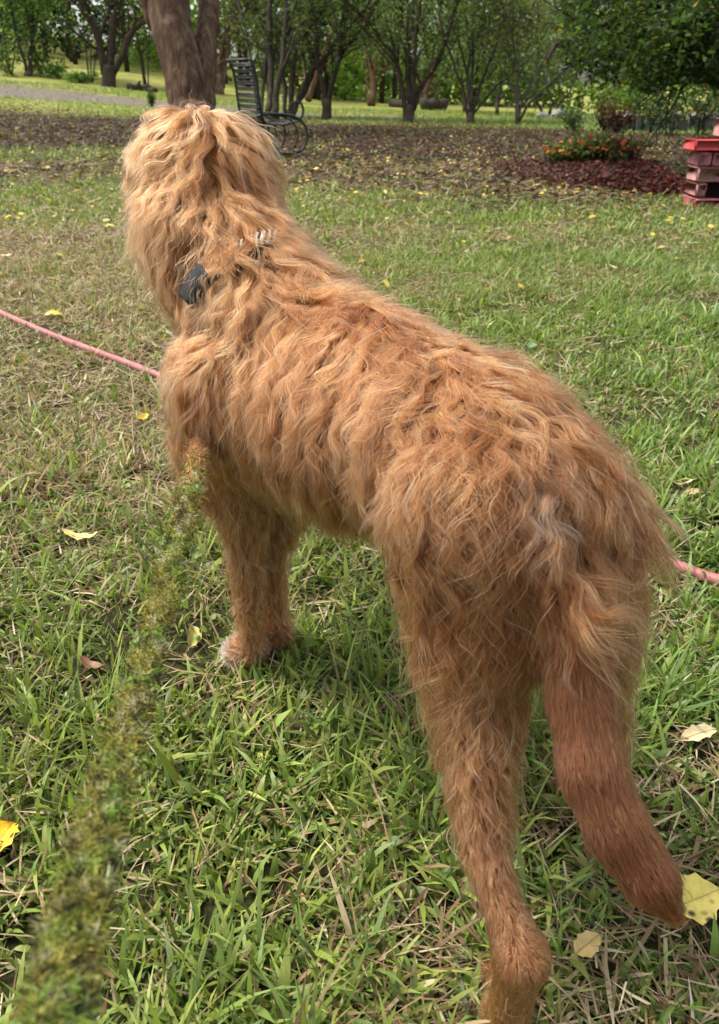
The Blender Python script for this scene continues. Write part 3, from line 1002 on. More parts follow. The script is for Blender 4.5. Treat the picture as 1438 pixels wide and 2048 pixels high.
def cone_d(P):
    """distance of each point to every limb volume (N, cones)."""
    out_ = np.empty((len(P), len(CONES)), np.float32)
    for i in range(len(CONES)):
        ab = CB[i] - CA[i]
        h = np.clip(((P - CA[i]) @ ab) / (ab @ ab), 0, 1)
        out_[:, i] = np.linalg.norm(P - CA[i] - h[:, None] * ab, axis=1) - (CRa[i] + (CRb[i] - CRa[i]) * h)
    return out_


SMK = np.array([.005 if r == 'paw' else .008 if r in ('ear', 'tail', 'foreleg', 'hock', 'tailroot', 'muzzle', 'gaskin') else .020 for r in REG])


def sdf(P, D=None):
    D = cone_d(P) if D is None else D
    m = D.min(1)
    k = SMK[D.argmin(1)]
    return m - k * np.log(np.exp(-(D - m[:, None]) / k[:, None]).sum(1)) * .55


def sdf_n(P, e=.004):
    g = np.stack([sdf(P + np.eye(3)[i] * e) - sdf(P - np.eye(3)[i] * e) for i in range(3)], 1)
    return g / (np.linalg.norm(g, axis=1)[:, None] + 1e-9)


def surface_nets(lo, hi, h):
    n = np.ceil((hi - lo) / h).astype(int) + 1
    ax = [lo[i] + h * np.arange(n[i]) for i in range(3)]
    f = np.empty(n, np.float32)
    for i in range(n[0]):
        Y, Z = np.meshgrid(ax[1], ax[2], indexing='ij')
        P = np.stack([np.full(Y.size, ax[0][i]), Y.ravel(), Z.ravel()], 1)
        f[i] = sdf(P).reshape(n[1], n[2])
    s = f < 0
    acc = np.zeros((*(n - 1), 3), np.float32); cnt = np.zeros(n - 1, np.float32)
    cs = [(0, 0), (0, 1), (1, 0), (1, 1)]
    faces = []
    for a in range(3):
        b, c = (a + 1) % 3, (a + 2) % 3
        sl0 = [slice(None)] * 3; sl1 = [slice(None)] * 3
        sl0[a] = slice(0, -1); sl1[a] = slice(1, None)
        f0, f1 = f[tuple(sl0)], f[tuple(sl1)]
        cr = (f0 < 0) != (f1 < 0)
        I = np.argwhere(cr)
        t = f0[cr] / (f0[cr] - f1[cr])
        pt = I.astype(np.float32); pt[:, a] += t
        quad = []
        ok = np.ones(len(I), bool)
        for db, dc in ((0, 0), (1, 0), (1, 1), (0, 1)):
            J = I.copy(); J[:, b] -= db; J[:, c] -= dc
            ok &= (J[:, b] >= 0) & (J[:, c] >= 0) & (J[:, b] < n[b] - 1) & (J[:, c] < n[c] - 1)
            quad.append(J)
        for J in quad:
            Jk = J[ok]
            np.add.at(acc, tuple(Jk.T), pt[ok]); np.add.at(cnt, tuple(Jk.T), 1)
        neg = (f0[cr] < 0)[ok]
        q = np.stack([J[ok] for J in quad], 1)
        q[~neg] = q[~neg][:, ::-1]
        faces.append(q)
    ids = -np.ones(n - 1, int)
    m = cnt > 0
    ids[m] = np.arange(m.sum())
    vs = lo + h * (acc[m] / cnt[m][:, None])
    fc = np.concatenate(faces)
    fc = ids[fc[..., 0], fc[..., 1], fc[..., 2]]
    return vs, fc


dV, dF = surface_nets(V3(-.50, .30, -.03), V3(.45, 1.62, .93), .0085)
dN = sdf_n(dV)
dV = dV - dN * sdf(dV)[:, None] * .9

M_SKIN, n_, b_ = newmat("dog_skin")
n_.links.new(attr(n_), b_.inputs["Base Color"])
b_.inputs["Roughness"].default_value = .9
b_.inputs["Specular IOR Level"].default_value = .1
dog = empty("dog", (WB[0], WB[1], 0), "shaggy golden tan dog standing with its back to the viewer, reddish tail hanging", "dog")
DO = np.array([WB[0], WB[1], 0])
BODY = mesh("body", dV - DO, dF, M_SKIN, dog, None, True)

# coat: locks of hair laid along the body
FUR = {  # length, lift, flow blend (down, back, out), wave amp, colour, relative density, clearance
    'torso':    (.108, .19, (1.0, .40, .1), .0070, 0, 1.0, .013),
    'loin':     (.100, .24, (1.0, .80, .1), .0085, 0, 1.0, .015),
    'chest':    (.085, .20, (1.0, .15, .0), .006, 0, .9, .012),
    'shoulder': (.115, .20, (1.0, .22, .0), .0070, 0, 1.0, .014),
    'neck':     (.108, .24, (.8, .45, .7), .0068, 1, 1.2, .018),
    'head':     (.112, .30, (.62, .25, 1.15), .0058, 1, 1.35, .022),
    'muzzle':   (.045, .50, (.8, .2, .3), .005, 1, .7, .015),
    'ear':      (.130, .15, (1.0, .05, .0), .005, 1, 1.1, .008),
    'foreleg':  (.030, .30, (1.0, .2, .0), .004, 2, 1.1, .007),
    'paw':      (.011, .25, (.4, -.8, .0), .001, 2, 1.2, .004),
    'thigh':    (.078, .24, (1.0, .30, .0), .0075, 0, 1.0, .011),
    'gaskin':   (.036, .24, (1.0, .12, .0), .005, 2, 1.1, .007),
    'hock':     (.012, .03, (1.0, .1, .0), .0002, 2, 1.9, .0006),
    'tailroot': (.080, .34, (1.0, .3, .0), .010, 3, 1.1, .014),
    'tail':     (.024, .06, (1.0, .2, .0), .0004, 4, 2.0, .0020),
}
FN = list(FUR)
CR_ = np.array([FN.index(r) for r in REG])
PL, PLI = (np.array([FUR[r][i] for r in FN]) for i in (0, 1))
PFL = np.array([FUR[r][2] for r in FN]); PW = np.array([FUR[r][3] for r in FN])
PDEN = np.array([FUR[r][5] for r in FN]); PCL = np.array([FUR[r][6] for r in FN])
TINT = np.array([[.170, .064, .021], [.192, .077, .026], [.188, .076, .028], [.165, .054, .016], [.090, .027, .0060]])
PCOL = np.array([TINT[FUR[r][4]] for r in FN])
TA = CB - CA
TA /= np.linalg.norm(TA, axis=1)[:, None]
AXW = np.array([1.0 if r in ('tail',) else .55 if r in ('ear', 'hock', 'foreleg', 'tailroot', 'gaskin') else 0 for r in REG])


def groom(P):
    D = cone_d(P)
    wt = np.exp(-(D - D.min(1)[:, None]) / .018)
    wt /= wt.sum(1)[:, None]
    rw = np.zeros((len(P), len(FN)))
    for j in range(len(FN)):
        rw[:, j] = wt[:, CR_ == j].sum(1)
    return rw, wt


def flow_dir(P, rw, wt):
    q = P[:, :2] - WB
    l = q @ LF
    a = q @ HD
    lat = np.tanh((l - .015 * np.sin(a * 9)) / .03)
    fl = rw @ PFL
    # the head and neck part along a midline that runs up the back of the head
    hl = (P[:, :2] - (HC[:2] + V3(.01, 0))) @ V3(-1, -.25)
    hn = rw[:, FN.index('head')] + rw[:, FN.index('neck')] * .6
    lat = lat * (1 - hn) + np.tanh(hl / .03) * hn
    d = -UP3 * fl[:, 0:1] - HD3 * fl[:, 1:2] + LF3 * (lat * fl[:, 2])[:, None]
    aw = (wt * AXW).sum(1)[:, None]
    d = d * (1 - aw) + (wt @ (TA * AXW[:, None])) * 1.0
    return d


GDEN = np.array([{'hock': 6, 'paw': 5, 'gaskin': 3, 'foreleg': 3, 'tail': 4.5, 'muzzle': 1, 'tailroot': 2}.get(r, 1.0) for r in FN])


def sample_roots(n, guide=False):
    tri = np.concatenate([dF[:, [0, 1, 2]], dF[:, [0, 2, 3]]])
    A, B, C = dV[tri[:, 0]], dV[tri[:, 1]], dV[tri[:, 2]]
    cn = np.cross(B - A, C - A)
    area = np.linalg.norm(cn, axis=1) / 2
    ce = (A + B + C) / 3
    rw, _ = groom(ce)
    vis = ((C0 - ce) * dN[tri[:, 0]]).sum(1) / np.linalg.norm(C0 - ce, axis=1)
    wgt = area * (rw @ (GDEN if guide else PDEN)) * np.clip(.75 + vis * 1.2, .35, 1.0)
    wgt *= 1 / np.maximum(.55, np.linalg.norm(C0 - ce, axis=1)) ** .8
    i = RNG.choice(len(tri), n, p=wgt / wgt.sum())
    u, v = RNG.random(n), RNG.random(n)
    f = u + v > 1
    u[f], v[f] = 1 - u[f], 1 - v[f]
    return A[i] + u[:, None] * (B[i] - A[i]) + v[:, None] * (C[i] - A[i])


def surf(u, v):                                     # point of the skin under a photo position
    d = ray(u, v)
    t = np.linspace(.5, 1.6, 800)
    k = np.nonzero(sdf(C0 + d * t[:, None]) < 0)[0]
    return C0 + d * t[k[0]] if len(k) else px(u, v, .8)


NS, NG, KP = 240000, 13000, 18
GR = sample_roots(NG, True)
g_rw, g_wt = groom(GR)
GN = sdf_n(GR)
GLEN = (g_rw @ PL) * RNG.uniform(.72, 1.22, NG)
GLI = (g_rw @ PLI)
GCL = (g_rw @ PCL) * RNG.uniform(.35, 1.65, NG)
GW = (g_rw @ PW) * RNG.uniform(.6, 1.7, NG)
d0 = flow_dir(GR, g_rw, g_wt)
d0 /= np.linalg.norm(d0, axis=1)[:, None] + 1e-9
tg = d0 - GN * (d0 * GN).sum(1)[:, None]
tg /= np.linalg.norm(tg, axis=1)[:, None] + 1e-6
swirl = g_rw @ np.array([{'head': .95, 'neck': .75, 'loin': .9, 'torso': .5, 'thigh': .65, 'shoulder': .4, 'tail': .06, 'hock': .05, 'ear': .15}.get(r, .4) for r in FN])
ang = swirl * (.75 * vn(GR, .15, 201) + .32 * vn(GR, .06, 202)) + RNG.normal(0, .10, NG) * np.clip(swirl * 1.6, .1, 1)
bt = np.cross(GN, tg)
tg = tg * np.cos(ang)[:, None] + bt * np.sin(ang)[:, None]
li = GLI * RNG.uniform(.6, 1.4, NG)
d = tg * np.cos(li)[:, None] + GN * np.sin(li)[:, None]
GP = np.empty((NG, KP, 3))
GP[:, 0] = GR - GN * .002
p = GP[:, 0].copy()
N_ = GN.copy()
curl = RNG.normal(0, 1, NG) * (g_rw @ np.array([{'head': 6, 'neck': 4.5, 'loin': 4, 'torso': 2.5, 'thigh': 4, 'tailroot': 13, 'shoulder': 2.5, 'gaskin': 4, 'foreleg': 4}.get(r, 1.0) for r in FN]))
tuft = np.exp(-((GR - surf(1085, 1060)) ** 2).sum(1) / .026 ** 2)        # curled wisp over the tail root
GLEN *= 1 + .9 * tuft
GCL += .036 * tuft
curl = curl * (1 - tuft) + tuft * RNG.normal(16, 7, NG)
tuft2 = np.exp(-((GR - surf(1235, 1000)) ** 2).sum(1) / .026 ** 2)       # wisp standing off the right hip
GCL += .050 * tuft2
GLEN *= 1 + .45 * tuft2
stiff = g_rw @ np.array([{'tail': 0.0, 'hock': 0, 'paw': 0}.get(r, 1.0) for r in FN])
for k in range(1, KP):
    s_ = k / (KP - 1)
    st = (GLEN / (KP - 1))[:, None]
    d = d + V3(0, 0, -1) * (st * 9.0 * stiff[:, None])               # weight
    cb = np.cross(N_, d)
    d = d + cb * (curl[:, None] * st * (.4 + s_))
    d /= np.linalg.norm(d, axis=1)[:, None]
    p = p + d * st
    sd = sdf(p)
    if k in (1, 3, 5, 7, 9, 12): N_ = sdf_n(p)
    want = GCL * (1 - (1 - s_) ** 1.6) + .001
    push = np.where(sd < want, (want - sd) * .75, (want - sd) * .30 * (s_ < .65))
    mv = N_ * push[:, None]
    p = p + mv
    d = d + mv / st * .35
    d /= np.linalg.norm(d, axis=1)[:, None]
    GP[:, k] = p
# waves
sarr = np.linspace(0, 1, KP)
ph = 2 * np.pi * .8 * vn(GR, .075, 203) + RNG.normal(0, .55, NG) * (1 + 2.2 * g_rw[:, FN.index('head')] + 1.2 * g_rw[:, FN.index('neck')])
wl = .060 + .012 * vn(GR, .12, 204) + RNG.normal(0, .003, NG)
tang = np.gradient(GP, axis=1)
tang /= np.linalg.norm(tang, axis=2)[:, :, None] + 1e-9
wb_ = np.cross(np.repeat(GN[:, None], KP, 1), tang)
arc = sarr[None] * GLEN[:, None]
wave = (GW[:, None] * np.sin(2 * np.pi * arc / wl[:, None] + ph[:, None]) - GW[:, None] * np.sin(ph)[:, None]) * np.minimum(1, sarr * 1.6)[None]
GP += wb_ * wave[:, :, None] + np.repeat(GN[:, None], KP, 1) * (.35 * wave * np.cos(ph)[:, None])[:, :, None]

a_ = BODY.data.attributes.new("tint", 'FLOAT_COLOR', 'POINT')
s4 = np.ones((len(dV), 4), np.float32)
s4[:, :3] = groom(dV)[0] @ PCOL * np.array([1.0, 1.25, 1.5])
a_.data.foreach_set("color", s4.ravel())
kd = kdtree.KDTree(NG)
for i in range(NG): kd.insert(GR[i], i)
kd.balance()
R0 = sample_roots(NS)
gi = np.fromiter((kd.find(r)[1] for r in R0), int, NS)
rw_, _ = groom(R0)
nsub = 9
sub_off = RNG.normal(0, 1, (NG, nsub, 3)) * .0034 * np.clip(GLEN / .07, .15, 1.3)[:, None, None]
sub_len = RNG.uniform(.72, 1.08, (NG, nsub))
sub_ph = RNG.uniform(0, 6.28, (NG, nsub))
si = RNG.integers(0, nsub, NS)
lf = sub_len[gi, si] * RNG.uniform(.80, 1.03, NS)
fly = RNG.random(NS) < .05
lf[fly] *= RNG.uniform(.8, 1.15, fly.sum())
lf = np.minimum(lf, 1.12)
KS = 15
ss = np.linspace(0, 1, KS)
tt = np.clip(ss[None] * lf[:, None], 0, 1.12) * (KP - 1)
i0 = np.clip(tt.astype(int), 0, KP - 2)
fr = (tt - i0)[:, :, None]
S = GP[gi[:, None], i0] * (1 - fr) + GP[gi[:, None], i0 + 1] * fr
off = R0 - GP[gi, 0]
off -= GN[gi] * ((off * GN[gi]).sum(1) * .0)[:, None]
clump = (.68 * rw_ @ np.array([{'tail': .0, 'hock': .05, 'paw': .05, 'ear': .8, 'head': .8, 'neck': .85, 'gaskin': .8, 'foreleg': .85}.get(r, 1.0) for r in FN]))
clump[fly] *= .2
cl = clump[:, None] * ss[None] ** 1.1
S += off[:, None, :] * (1 - cl)[:, :, None]
S += sub_off[gi, si][:, None, :] * (ss ** 1.2)[None, :, None]
sw = .0013 * np.sin(ss[None] * (GLEN[gi] / .022)[:, None] * 2.2 + sub_ph[gi, si][:, None]) * ss[None] * np.clip(GLEN[gi] / .08, 0, 1.2)[:, None]
S += wb_[gi[:, None], i0] * sw[:, :, None]
S += (RNG.normal(0, 1, (NS, 3)) * .0016 * np.where(fly, 5.0, 1.0)[:, None])[:, None, :] * (ss ** 1.5)[None, :, None] * np.clip(GLEN[gi] / .05, .2, 1.3)[:, None, None]
# pale stray hairs that arc out of the thighs and legs
sw_ = g_rw[:, FN.index('thigh')] + g_rw[:, FN.index('gaskin')] + .6 * g_rw[:, FN.index('foreleg')] + .12
NX = 1500
gx = RNG.choice(NG, NX, p=sw_ * np.clip(GLEN, 0, .08) / (sw_ * np.clip(GLEN, 0, .08)).sum())
tx = np.repeat(np.linspace(0, KP - 1.001, KS)[None], NX, 0); ix = tx.astype(int); fx_ = (tx - ix)[:, :, None]
X_ = GP[gx[:, None], ix] * (1 - fx_) + GP[gx[:, None], ix + 1] * fx_
X_ = GP[gx, 0][:, None] + (X_ - GP[gx, 0][:, None]) * RNG.uniform(1.0, 1.45, NX)[:, None, None]
X_ += GN[gx][:, None] * (RNG.uniform(.004, .014, NX)[:, None] * np.sin(np.pi * .9 * ss)[None])[:, :, None]
X_ += np.cross(GN[gx], tg[gx])[:, None] * (RNG.normal(0, .012, NX)[:, None] * (ss ** 2)[None])[:, :, None]
S = np.concatenate([S, X_]); gi = np.concatenate([gi, gx]); si = np.concatenate([si, np.zeros(NX, int)])
R0 = np.concatenate([R0, GR[gx]]); rw_ = np.concatenate([rw_, g_rw[gx]]); fly = np.concatenate([fly, np.zeros(NX, bool)])
NS += NX
stray = np.zeros(NS, bool); stray[-NX:] = True
low = S[:, :, 2] < .004
S[:, :, 2] = np.where(low, .004, S[:, :, 2])

col = rw_ @ PCOL
# reddish saddle and dark red tail, paler wisps over the rump, as in the coat itself
gcol = np.exp(RNG.normal(0, .20, NG))
subc = np.exp(RNG.normal(0, .30, (NG, nsub)))
hue = vn(GR, .10, 301)
col *= (gcol[gi] * np.exp(RNG.normal(0, .30, NS)) * subc[gi, si])[:, None]
redd = np.clip(.30 * hue[gi] + .15, 0, .7)[:, None]
col = col * (1 - redd) + col * np.array([.92, .74, .58]) * redd
sad = np.exp(-((R0 - DG(-.10, .02, .66)) ** 2).sum(1) / .07 ** 2)[:, None] * .75
col = col * (1 - sad) + np.array([.15, .05, .016]) * sad
pale = np.exp(-((R0 - surf(1070, 950)) ** 2).sum(1) / .011 ** 2)[:, None] * .4
pale = np.maximum(pale, np.exp(-((R0 - surf(1250, 975)) ** 2).sum(1) / .007 ** 2)[:, None] * .8)
pale = np.maximum(pale, np.exp(-((R0 - (FL + V3(-.040, .012, .0))) ** 2).sum(1) / .024 ** 2)[:, None])
col = col * (1 - pale) + np.array([.70, .58, .46]) * pale
lightl = ((RNG.random((NG, nsub)) < .17)[gi, si]) & (rw_[:, FN.index('tail')] < .3)  # random locks lightened: lock highlights are put into the hair colour
col[lightl] = col[lightl] * np.array([1.65, 1.75, 1.85])
# the tail turns dark russet below its root
lt = (rw_[:, FN.index('tail')])[:, None] * (1 - np.clip((.47 - R0[:, 2]) / .13, 0, 1))[:, None]
col = col * (1 + lt * np.array([.7, 1.0, 1.2]))
col[stray] = col[stray] * np.array([1.5, 1.7, 1.9]) * (1 - .6 * rw_[stray][:, [FN.index('tail')]])
col = np.clip(col, .01, .93)
tl_ = rw_[:, FN.index('tail')][:, None]
col = col * (1 - .7 * tl_) + (rw_ @ PCOL) * (.7 * tl_) * np.exp(RNG.normal(0, .12, NS))[:, None]

# the coat lies open where the collar shows at the left of the neck
COLLAR_GAPS = [(px(374, 545, 1.06), .033), (px(512, 490, 1.10), .006)]
drop = np.zeros(NS, bool)
for gc, gr in COLLAR_GAPS:
    dd_ = ((S - gc) ** 2).sum(2).min(1)
    drop |= (dd_ < gr ** 2) & (RNG.random(NS) < .93)
keep = ~drop
S, col, fly, NS = S[keep], col[keep], fly[keep], int(keep.sum())
hc = bpy.data.hair_curves.new("fur")
hc.add_curves([KS] * NS)
hc.attributes["position"].data.foreach_set("vector", (S - DO).astype(np.float32).ravel())
ra = hc.attributes.get("radius") or hc.attributes.new("radius", 'FLOAT', 'POINT')
rbase = np.where(fly, .00019, .00027) * RNG.choice([.85, 1.15, 1.8], NS, p=[.45, .35, .20])
rprof = np.interp(ss, [0, .5, .85, 1], [1, .95, .6, .2])
ra.data.foreach_set("value", (rbase[:, None] * rprof[None]).astype(np.float32).ravel())
ca = hc.attributes.new("tint", 'FLOAT_COLOR', 'CURVE')
c4 = np.ones((NS, 4), np.float32); c4[:, :3] = col
ca.data.foreach_set("color", c4.ravel())
M_FUR = bpy.data.materials.new("dog_fur")
M_FUR.use_nodes = True
n_ = M_FUR.node_tree
n_.nodes.remove(n_.nodes["Principled BSDF"])
hb = n_.nodes.new("ShaderNodeBsdfHairPrincipled")
hb.model = 'CHIANG'
hb.parametrization = 'COLOR'
hb.inputs["Roughness"].default_value = .42
hb.inputs["Radial Roughness"].default_value = .55
hb.inputs["Coat"].default_value = 0
hb.inputs["IOR"].default_value = 1.45
hb.inputs["Random Roughness"].default_value = .2
n_.links.new(attr(n_), hb.inputs["Color"])
n_.links.new(hb.outputs[0], n_.nodes["Material Output"].inputs["Surface"])
hc.materials.append(M_FUR)
fur = bpy.data.objects.new("coat", hc)
link(fur, dog)
# ------------------------------------------------------------------ collar and leash
M_COLLAR, n_, b_ = newmat("collar_webbing")
v_ = objco(n_, "Generated")
wv = n_.nodes.new("ShaderNodeTexWave"); wv.inputs["Scale"].default_value = 9; wv.inputs["Distortion"].default_value = 3.5; wv.inputs["Detail"].default_value = 1
n_.links.new(v_, wv.inputs["Vector"])
n_.links.new(ramp(n_, wv.outputs["Fac"], [(.42, (.012, .012, .014)), (.5, (.60, .57, .52))]), b_.inputs["Base Color"])
b_.inputs["Roughness"].default_value = .7
M_BLACK, n_, b_ = newmat("black_padding"); b_.inputs["Base Color"].default_value = (.012, .012, .014, 1); b_.inputs["Roughness"].default_value = .8
M_STEEL, n_, b_ = newmat("steel_clip"); b_.inputs["Base Color"].default_value = (.45, .44, .42, 1); b_.inputs["Metallic"].default_value = 1; b_.inputs["Roughness"].default_value = .35

nax = NH - NB; nax /= np.linalg.norm(nax)
cc_ = NB + (NH - NB) * .47
e1 = np.cross(nax, [0, 0, 1]); e1 /= np.linalg.norm(e1); e2 = np.cross(nax, e1)
def ring_point(a, add):
    r = .05
    dr = e1 * math.cos(a) + e2 * math.sin(a)
    for _ in range(40):
        q = cc_ + dr * r
        dd = float(sdf(q[None])[0])
        r += (add - dd) * .7
    return cc_ + dr * r, dr


collar = empty("dog_collar", cc_, "black padded collar with zebra striped webbing half buried in the dog's neck fur", "dog collar")
NA = 64
def band(a0, a1, hw, add, th, n):
    v, f = [], []
    for i in range(n + 1):
        a = a0 + (a1 - a0) * i / n
        q, dr = ring_point(a, add)
        for s1, s2 in ((-hw, 0), (hw, 0), (hw, th), (-hw, th)):
            v.append(q + nax * s1 + dr * s2 - cc_)
    for i in range(n):
        for k in range(4):
            f.append((i * 4 + k, i * 4 + (k + 1) % 4, i * 4 + 4 + (k + 1) % 4, i * 4 + 4 + k))
    if abs(a1 - a0) < 6.2:
        f.append((0, 3, 2, 1)); f.append((n * 4, n * 4 + 1, n * 4 + 2, n * 4 + 3))
    return v, f


v_, f_ = band(0, 2 * math.pi, .010, .010, .004, NA)
mesh("webbing", np.array(v_), f_, M_COLLAR, collar)
# which direction of the ring faces the camera's lower left?
aa = np.linspace(0, 2 * math.pi, 181)
pr = []
for a in aa:
    q, dr = ring_point(a, .024)
    dd = q - C0; t_ = dd @ FV
    pr.append((719 + FPX * (dd @ RV) / t_, 1024 - FPX * (dd @ UV) / t_, dr @ (C0 - q)))
pr = np.array(pr)
COLLAR_DEBUG = pr
vis_ = pr[:, 2] > 0
aL = aa[np.argmin(np.where(vis_, np.hypot(pr[:, 0] - 372, pr[:, 1] - 546), 9e9))]
v_, f_ = band(aL - .30, aL + .16, .015, .022, .006, 20)
mesh("padding", np.array(v_), f_, M_BLACK, collar, None, True)

# the leash: a fuzzy mottled strap from the collar to a hand below the frame at lower left
LP = [(452, 505, 1.055), (442, 560, 1.02), (434, 640, .965), (420, 760, .93), (398, 880, .93), (381, 975, .87), (352, 1110, .77), (308, 1270, .67),
      (262, 1440, .575), (212, 1610, .48), (168, 1780, .41), (130, 1940, .36), (95, 2110, .32), (60, 2300, .285)]
LW = [.036, .036, .035, .034, .034, .034, .035, .037, .038, .041, .042, .043, .043, .043]
def coat_depth(u, v, add):                          # where the sight line meets the dog's flank
    d = ray(u, v)
    t = np.linspace(.5, 1.5, 400)
    s_ = sdf(C0 + d * t[:, None])
    k = np.nonzero(s_ < add)[0]
    return float(t[k[0]]) if len(k) else 9.0


LP = [(u, v, min(coat_depth(u, v, .006), t + .12) if v < 960 else t) for (u, v, t) in LP]
lp = np.array([px(*p) for p in LP])
ts = np.linspace(0, len(LP) - 1, 90)
def cr(arr, t):
    arr = np.asarray(arr, float)
    i = np.clip(t.astype(int), 0, len(arr) - 2); f = t - i
    if arr.ndim > 1: f = f[:, None]
    p0, p1, p2, p3 = arr[np.maximum(i - 1, 0)], arr[i], arr[i + 1], arr[np.minimum(i + 2, len(arr) - 1)]
    return .5 * ((2 * p1) + (p2 - p0) * f + (2 * p0 - 5 * p1 + 4 * p2 - p3) * f * f + (3 * p1 - p0 - 3 * p2 + p3) * f ** 3)
LC, LWs = cr(lp, ts), cr(LW, ts) * np.interp(ts, [0, 3, 5, 13], [.5, .55, .68, .54])
tn = np.gradient(LC, axis=0); tn /= np.linalg.norm(tn, axis=1)[:, None]
tow = C0 - LC; tow /= np.linalg.norm(tow, axis=1)[:, None]
sd_ = np.cross(tn, tow); sd_ /= np.linalg.norm(sd_, axis=1)[:, None]
nr_ = np.cross(sd_, tn)
v_, NSEC = [], 10
for i in range(len(LC)):
    for k in range(NSEC):
        a = 2 * math.pi * k / NSEC
        v_.append(LC[i] + sd_[i] * math.cos(a) * LWs[i] * .5 * (1 + .06 * math.sin(i * .9)) + nr_[i] * math.sin(a) * .006)
f_ = [(i * NSEC + k, i * NSEC + (k + 1) % NSEC, (i + 1) * NSEC + (k + 1) % NSEC, (i + 1) * NSEC + k) for i in range(len(LC) - 1) for k in range(NSEC)]
f_ += [tuple(range(NSEC))[::-1], tuple((len(LC) - 1) * NSEC + k for k in range(NSEC))]
lv_ = np.array(v_)


def leash_cols(P, tpar, rng):
    n1, n2, n3 = vn(P, .016, 501), vn(P, .008, 502), vn(P, .05, 503)
    g = np.array([.21, .21, .04])[None] * np.ones((len(P), 1))
    def bl(g, c, m): return g * (1 - m[:, None]) + np.array(c) * m[:, None]
    g = bl(g, (.20, .30, .05), np.clip(n3 * 1.2 + .1, 0, 1))
    g = bl(g, (.06, .058, .03), np.clip(n1 * 1.8 - .1, 0, .95))
    g = bl(g, (.42, .33, .09), np.clip(n2 * 1.1 - .3, 0, .8))
    g = bl(g, (.42, .38, .28), np.clip(-n1 * 1.0 - .45, 0, .7))
    tan = np.array([.34, .175, .075])[None] * (1 + .25 * n1 + .15 * n2)[:, None]
    k = np.clip((5.1 + .35 * n1 - tpar) / .9, 0, 1)[:, None]
    return np.clip(g * (1 - k) + tan * k, .01, .9)


rng_ = np.random.default_rng(77)
lcol = leash_cols(lv_, np.repeat(ts, NSEC), rng_)
M_LEASH, n_, b_ = newmat("leash_plush")
n_.links.new(attr(n_), b_.inputs["Base Color"]); b_.inputs["Roughness"].default_value = .95; b_.inputs["Specular IOR Level"].default_value = .05
bump(n_, b_, noise(n_, 220, 4, .7, objco(n_)), .7, .004)
leash = empty("dog_leash", lp[0], "fuzzy strap leash, tan near the collar and mottled moss green towards the lower left", "leash")
mesh("strap", lv_ - lp[0], f_, M_LEASH, leash, lcol, True)
v_, f_ = [], []
mb = MB()
ang_ = np.linspace(0, 2 * math.pi, 15)
mb.tube([sd_[0] * math.cos(a) * .012 + tn[0] * (math.sin(a) * .012 - .010) for a in ang_], .0022, 6)
mb.build("ring", M_STEEL, leash, True)
# its nap: short fibres
NF = 26000
ii = rng_.random(NF) ** .8 * (len(LC) - 1.01); i_ = ii.astype(int); fr_ = (ii - i_)[:, None]
aa_ = rng_.uniform(0, 2 * np.pi, NF)
c_ = LC[i_] * (1 - fr_) + LC[i_ + 1] * fr_
wd_ = LWs[i_]
rdir = sd_[i_] * np.cos(aa_)[:, None] * .45 + nr_[i_] * np.sin(aa_)[:, None]
root = c_ + sd_[i_] * (np.cos(aa_) * wd_ * .5)[:, None] + nr_[i_] * (np.sin(aa_) * .006)[:, None]
dirn = rdir + rng_.normal(0, .5, (NF, 3)) + tn[i_] * 1.2
dirn /= np.linalg.norm(dirn, axis=1)[:, None]
le_ = rng_.uniform(.0012, .0036, NF)
b2 = rng_.normal(0, 1, (NF, 3)) * .0018
FB = np.stack([root, root + dirn * (le_ * .5)[:, None], root + dirn * (le_ * .8)[:, None] + b2, root + dirn * (le_ * .9)[:, None] + b2 * 2], 1)
fcol = leash_cols(root, ts[i_], rng_) * np.exp(rng_.normal(0, .3, NF))[:, None]
hn = bpy.data.hair_curves.new("nap"); hn.add_curves([4] * NF)
hn.attributes["position"].data.foreach_set("vector", (FB - lp[0]).astype(np.float32).ravel())
ra = hn.attributes.get("radius") or hn.attributes.new("radius", 'FLOAT', 'POINT')
ra.data.foreach_set("value", np.tile(np.array([.0004, .0004, .0003, .0001], np.float32), NF))
ca = hn.attributes.new("tint", 'FLOAT_COLOR', 'CURVE')
c4 = np.ones((NF, 4), np.float32); c4[:, :3] = np.clip(fcol, .01, .9); ca.data.foreach_set("color", c4.ravel())
hn.materials.append(M_LEASH)
link(bpy.data.objects.new("nap", hn), leash)

# ------------------------------------------------------------------ pink hose across the lawn
M_HOSE, n_, b_ = newmat("hose_rubber")
n_.links.new(ramp(n_, noise(n_, 30, 6, .7, objco(n_)), [(.3, (.20, .06, .058)), (.5, (.36, .125, .118)), (.75, (.46, .20, .18))]), b_.inputs["Base Color"])
b_.inputs["Roughness"].default_value = .55
bump(n_, b_, noise(n_, 160, 3, .6, objco(n_)), .2, .002)
tt_ = np.linspace(0, len(HOSE) - 1, 160)
HC_ = cr(HOSE_A, tt_)
HC_[:, 2] += .003 * np.sin(tt_ * 2.3) + .002
mb = MB(); mb.tube(list(HC_), .0128, 10)
o = mb.build("garden_hose", M_HOSE, None, True); tag(o, "faded pink garden hose lying across the lawn behind the dog", "hose")

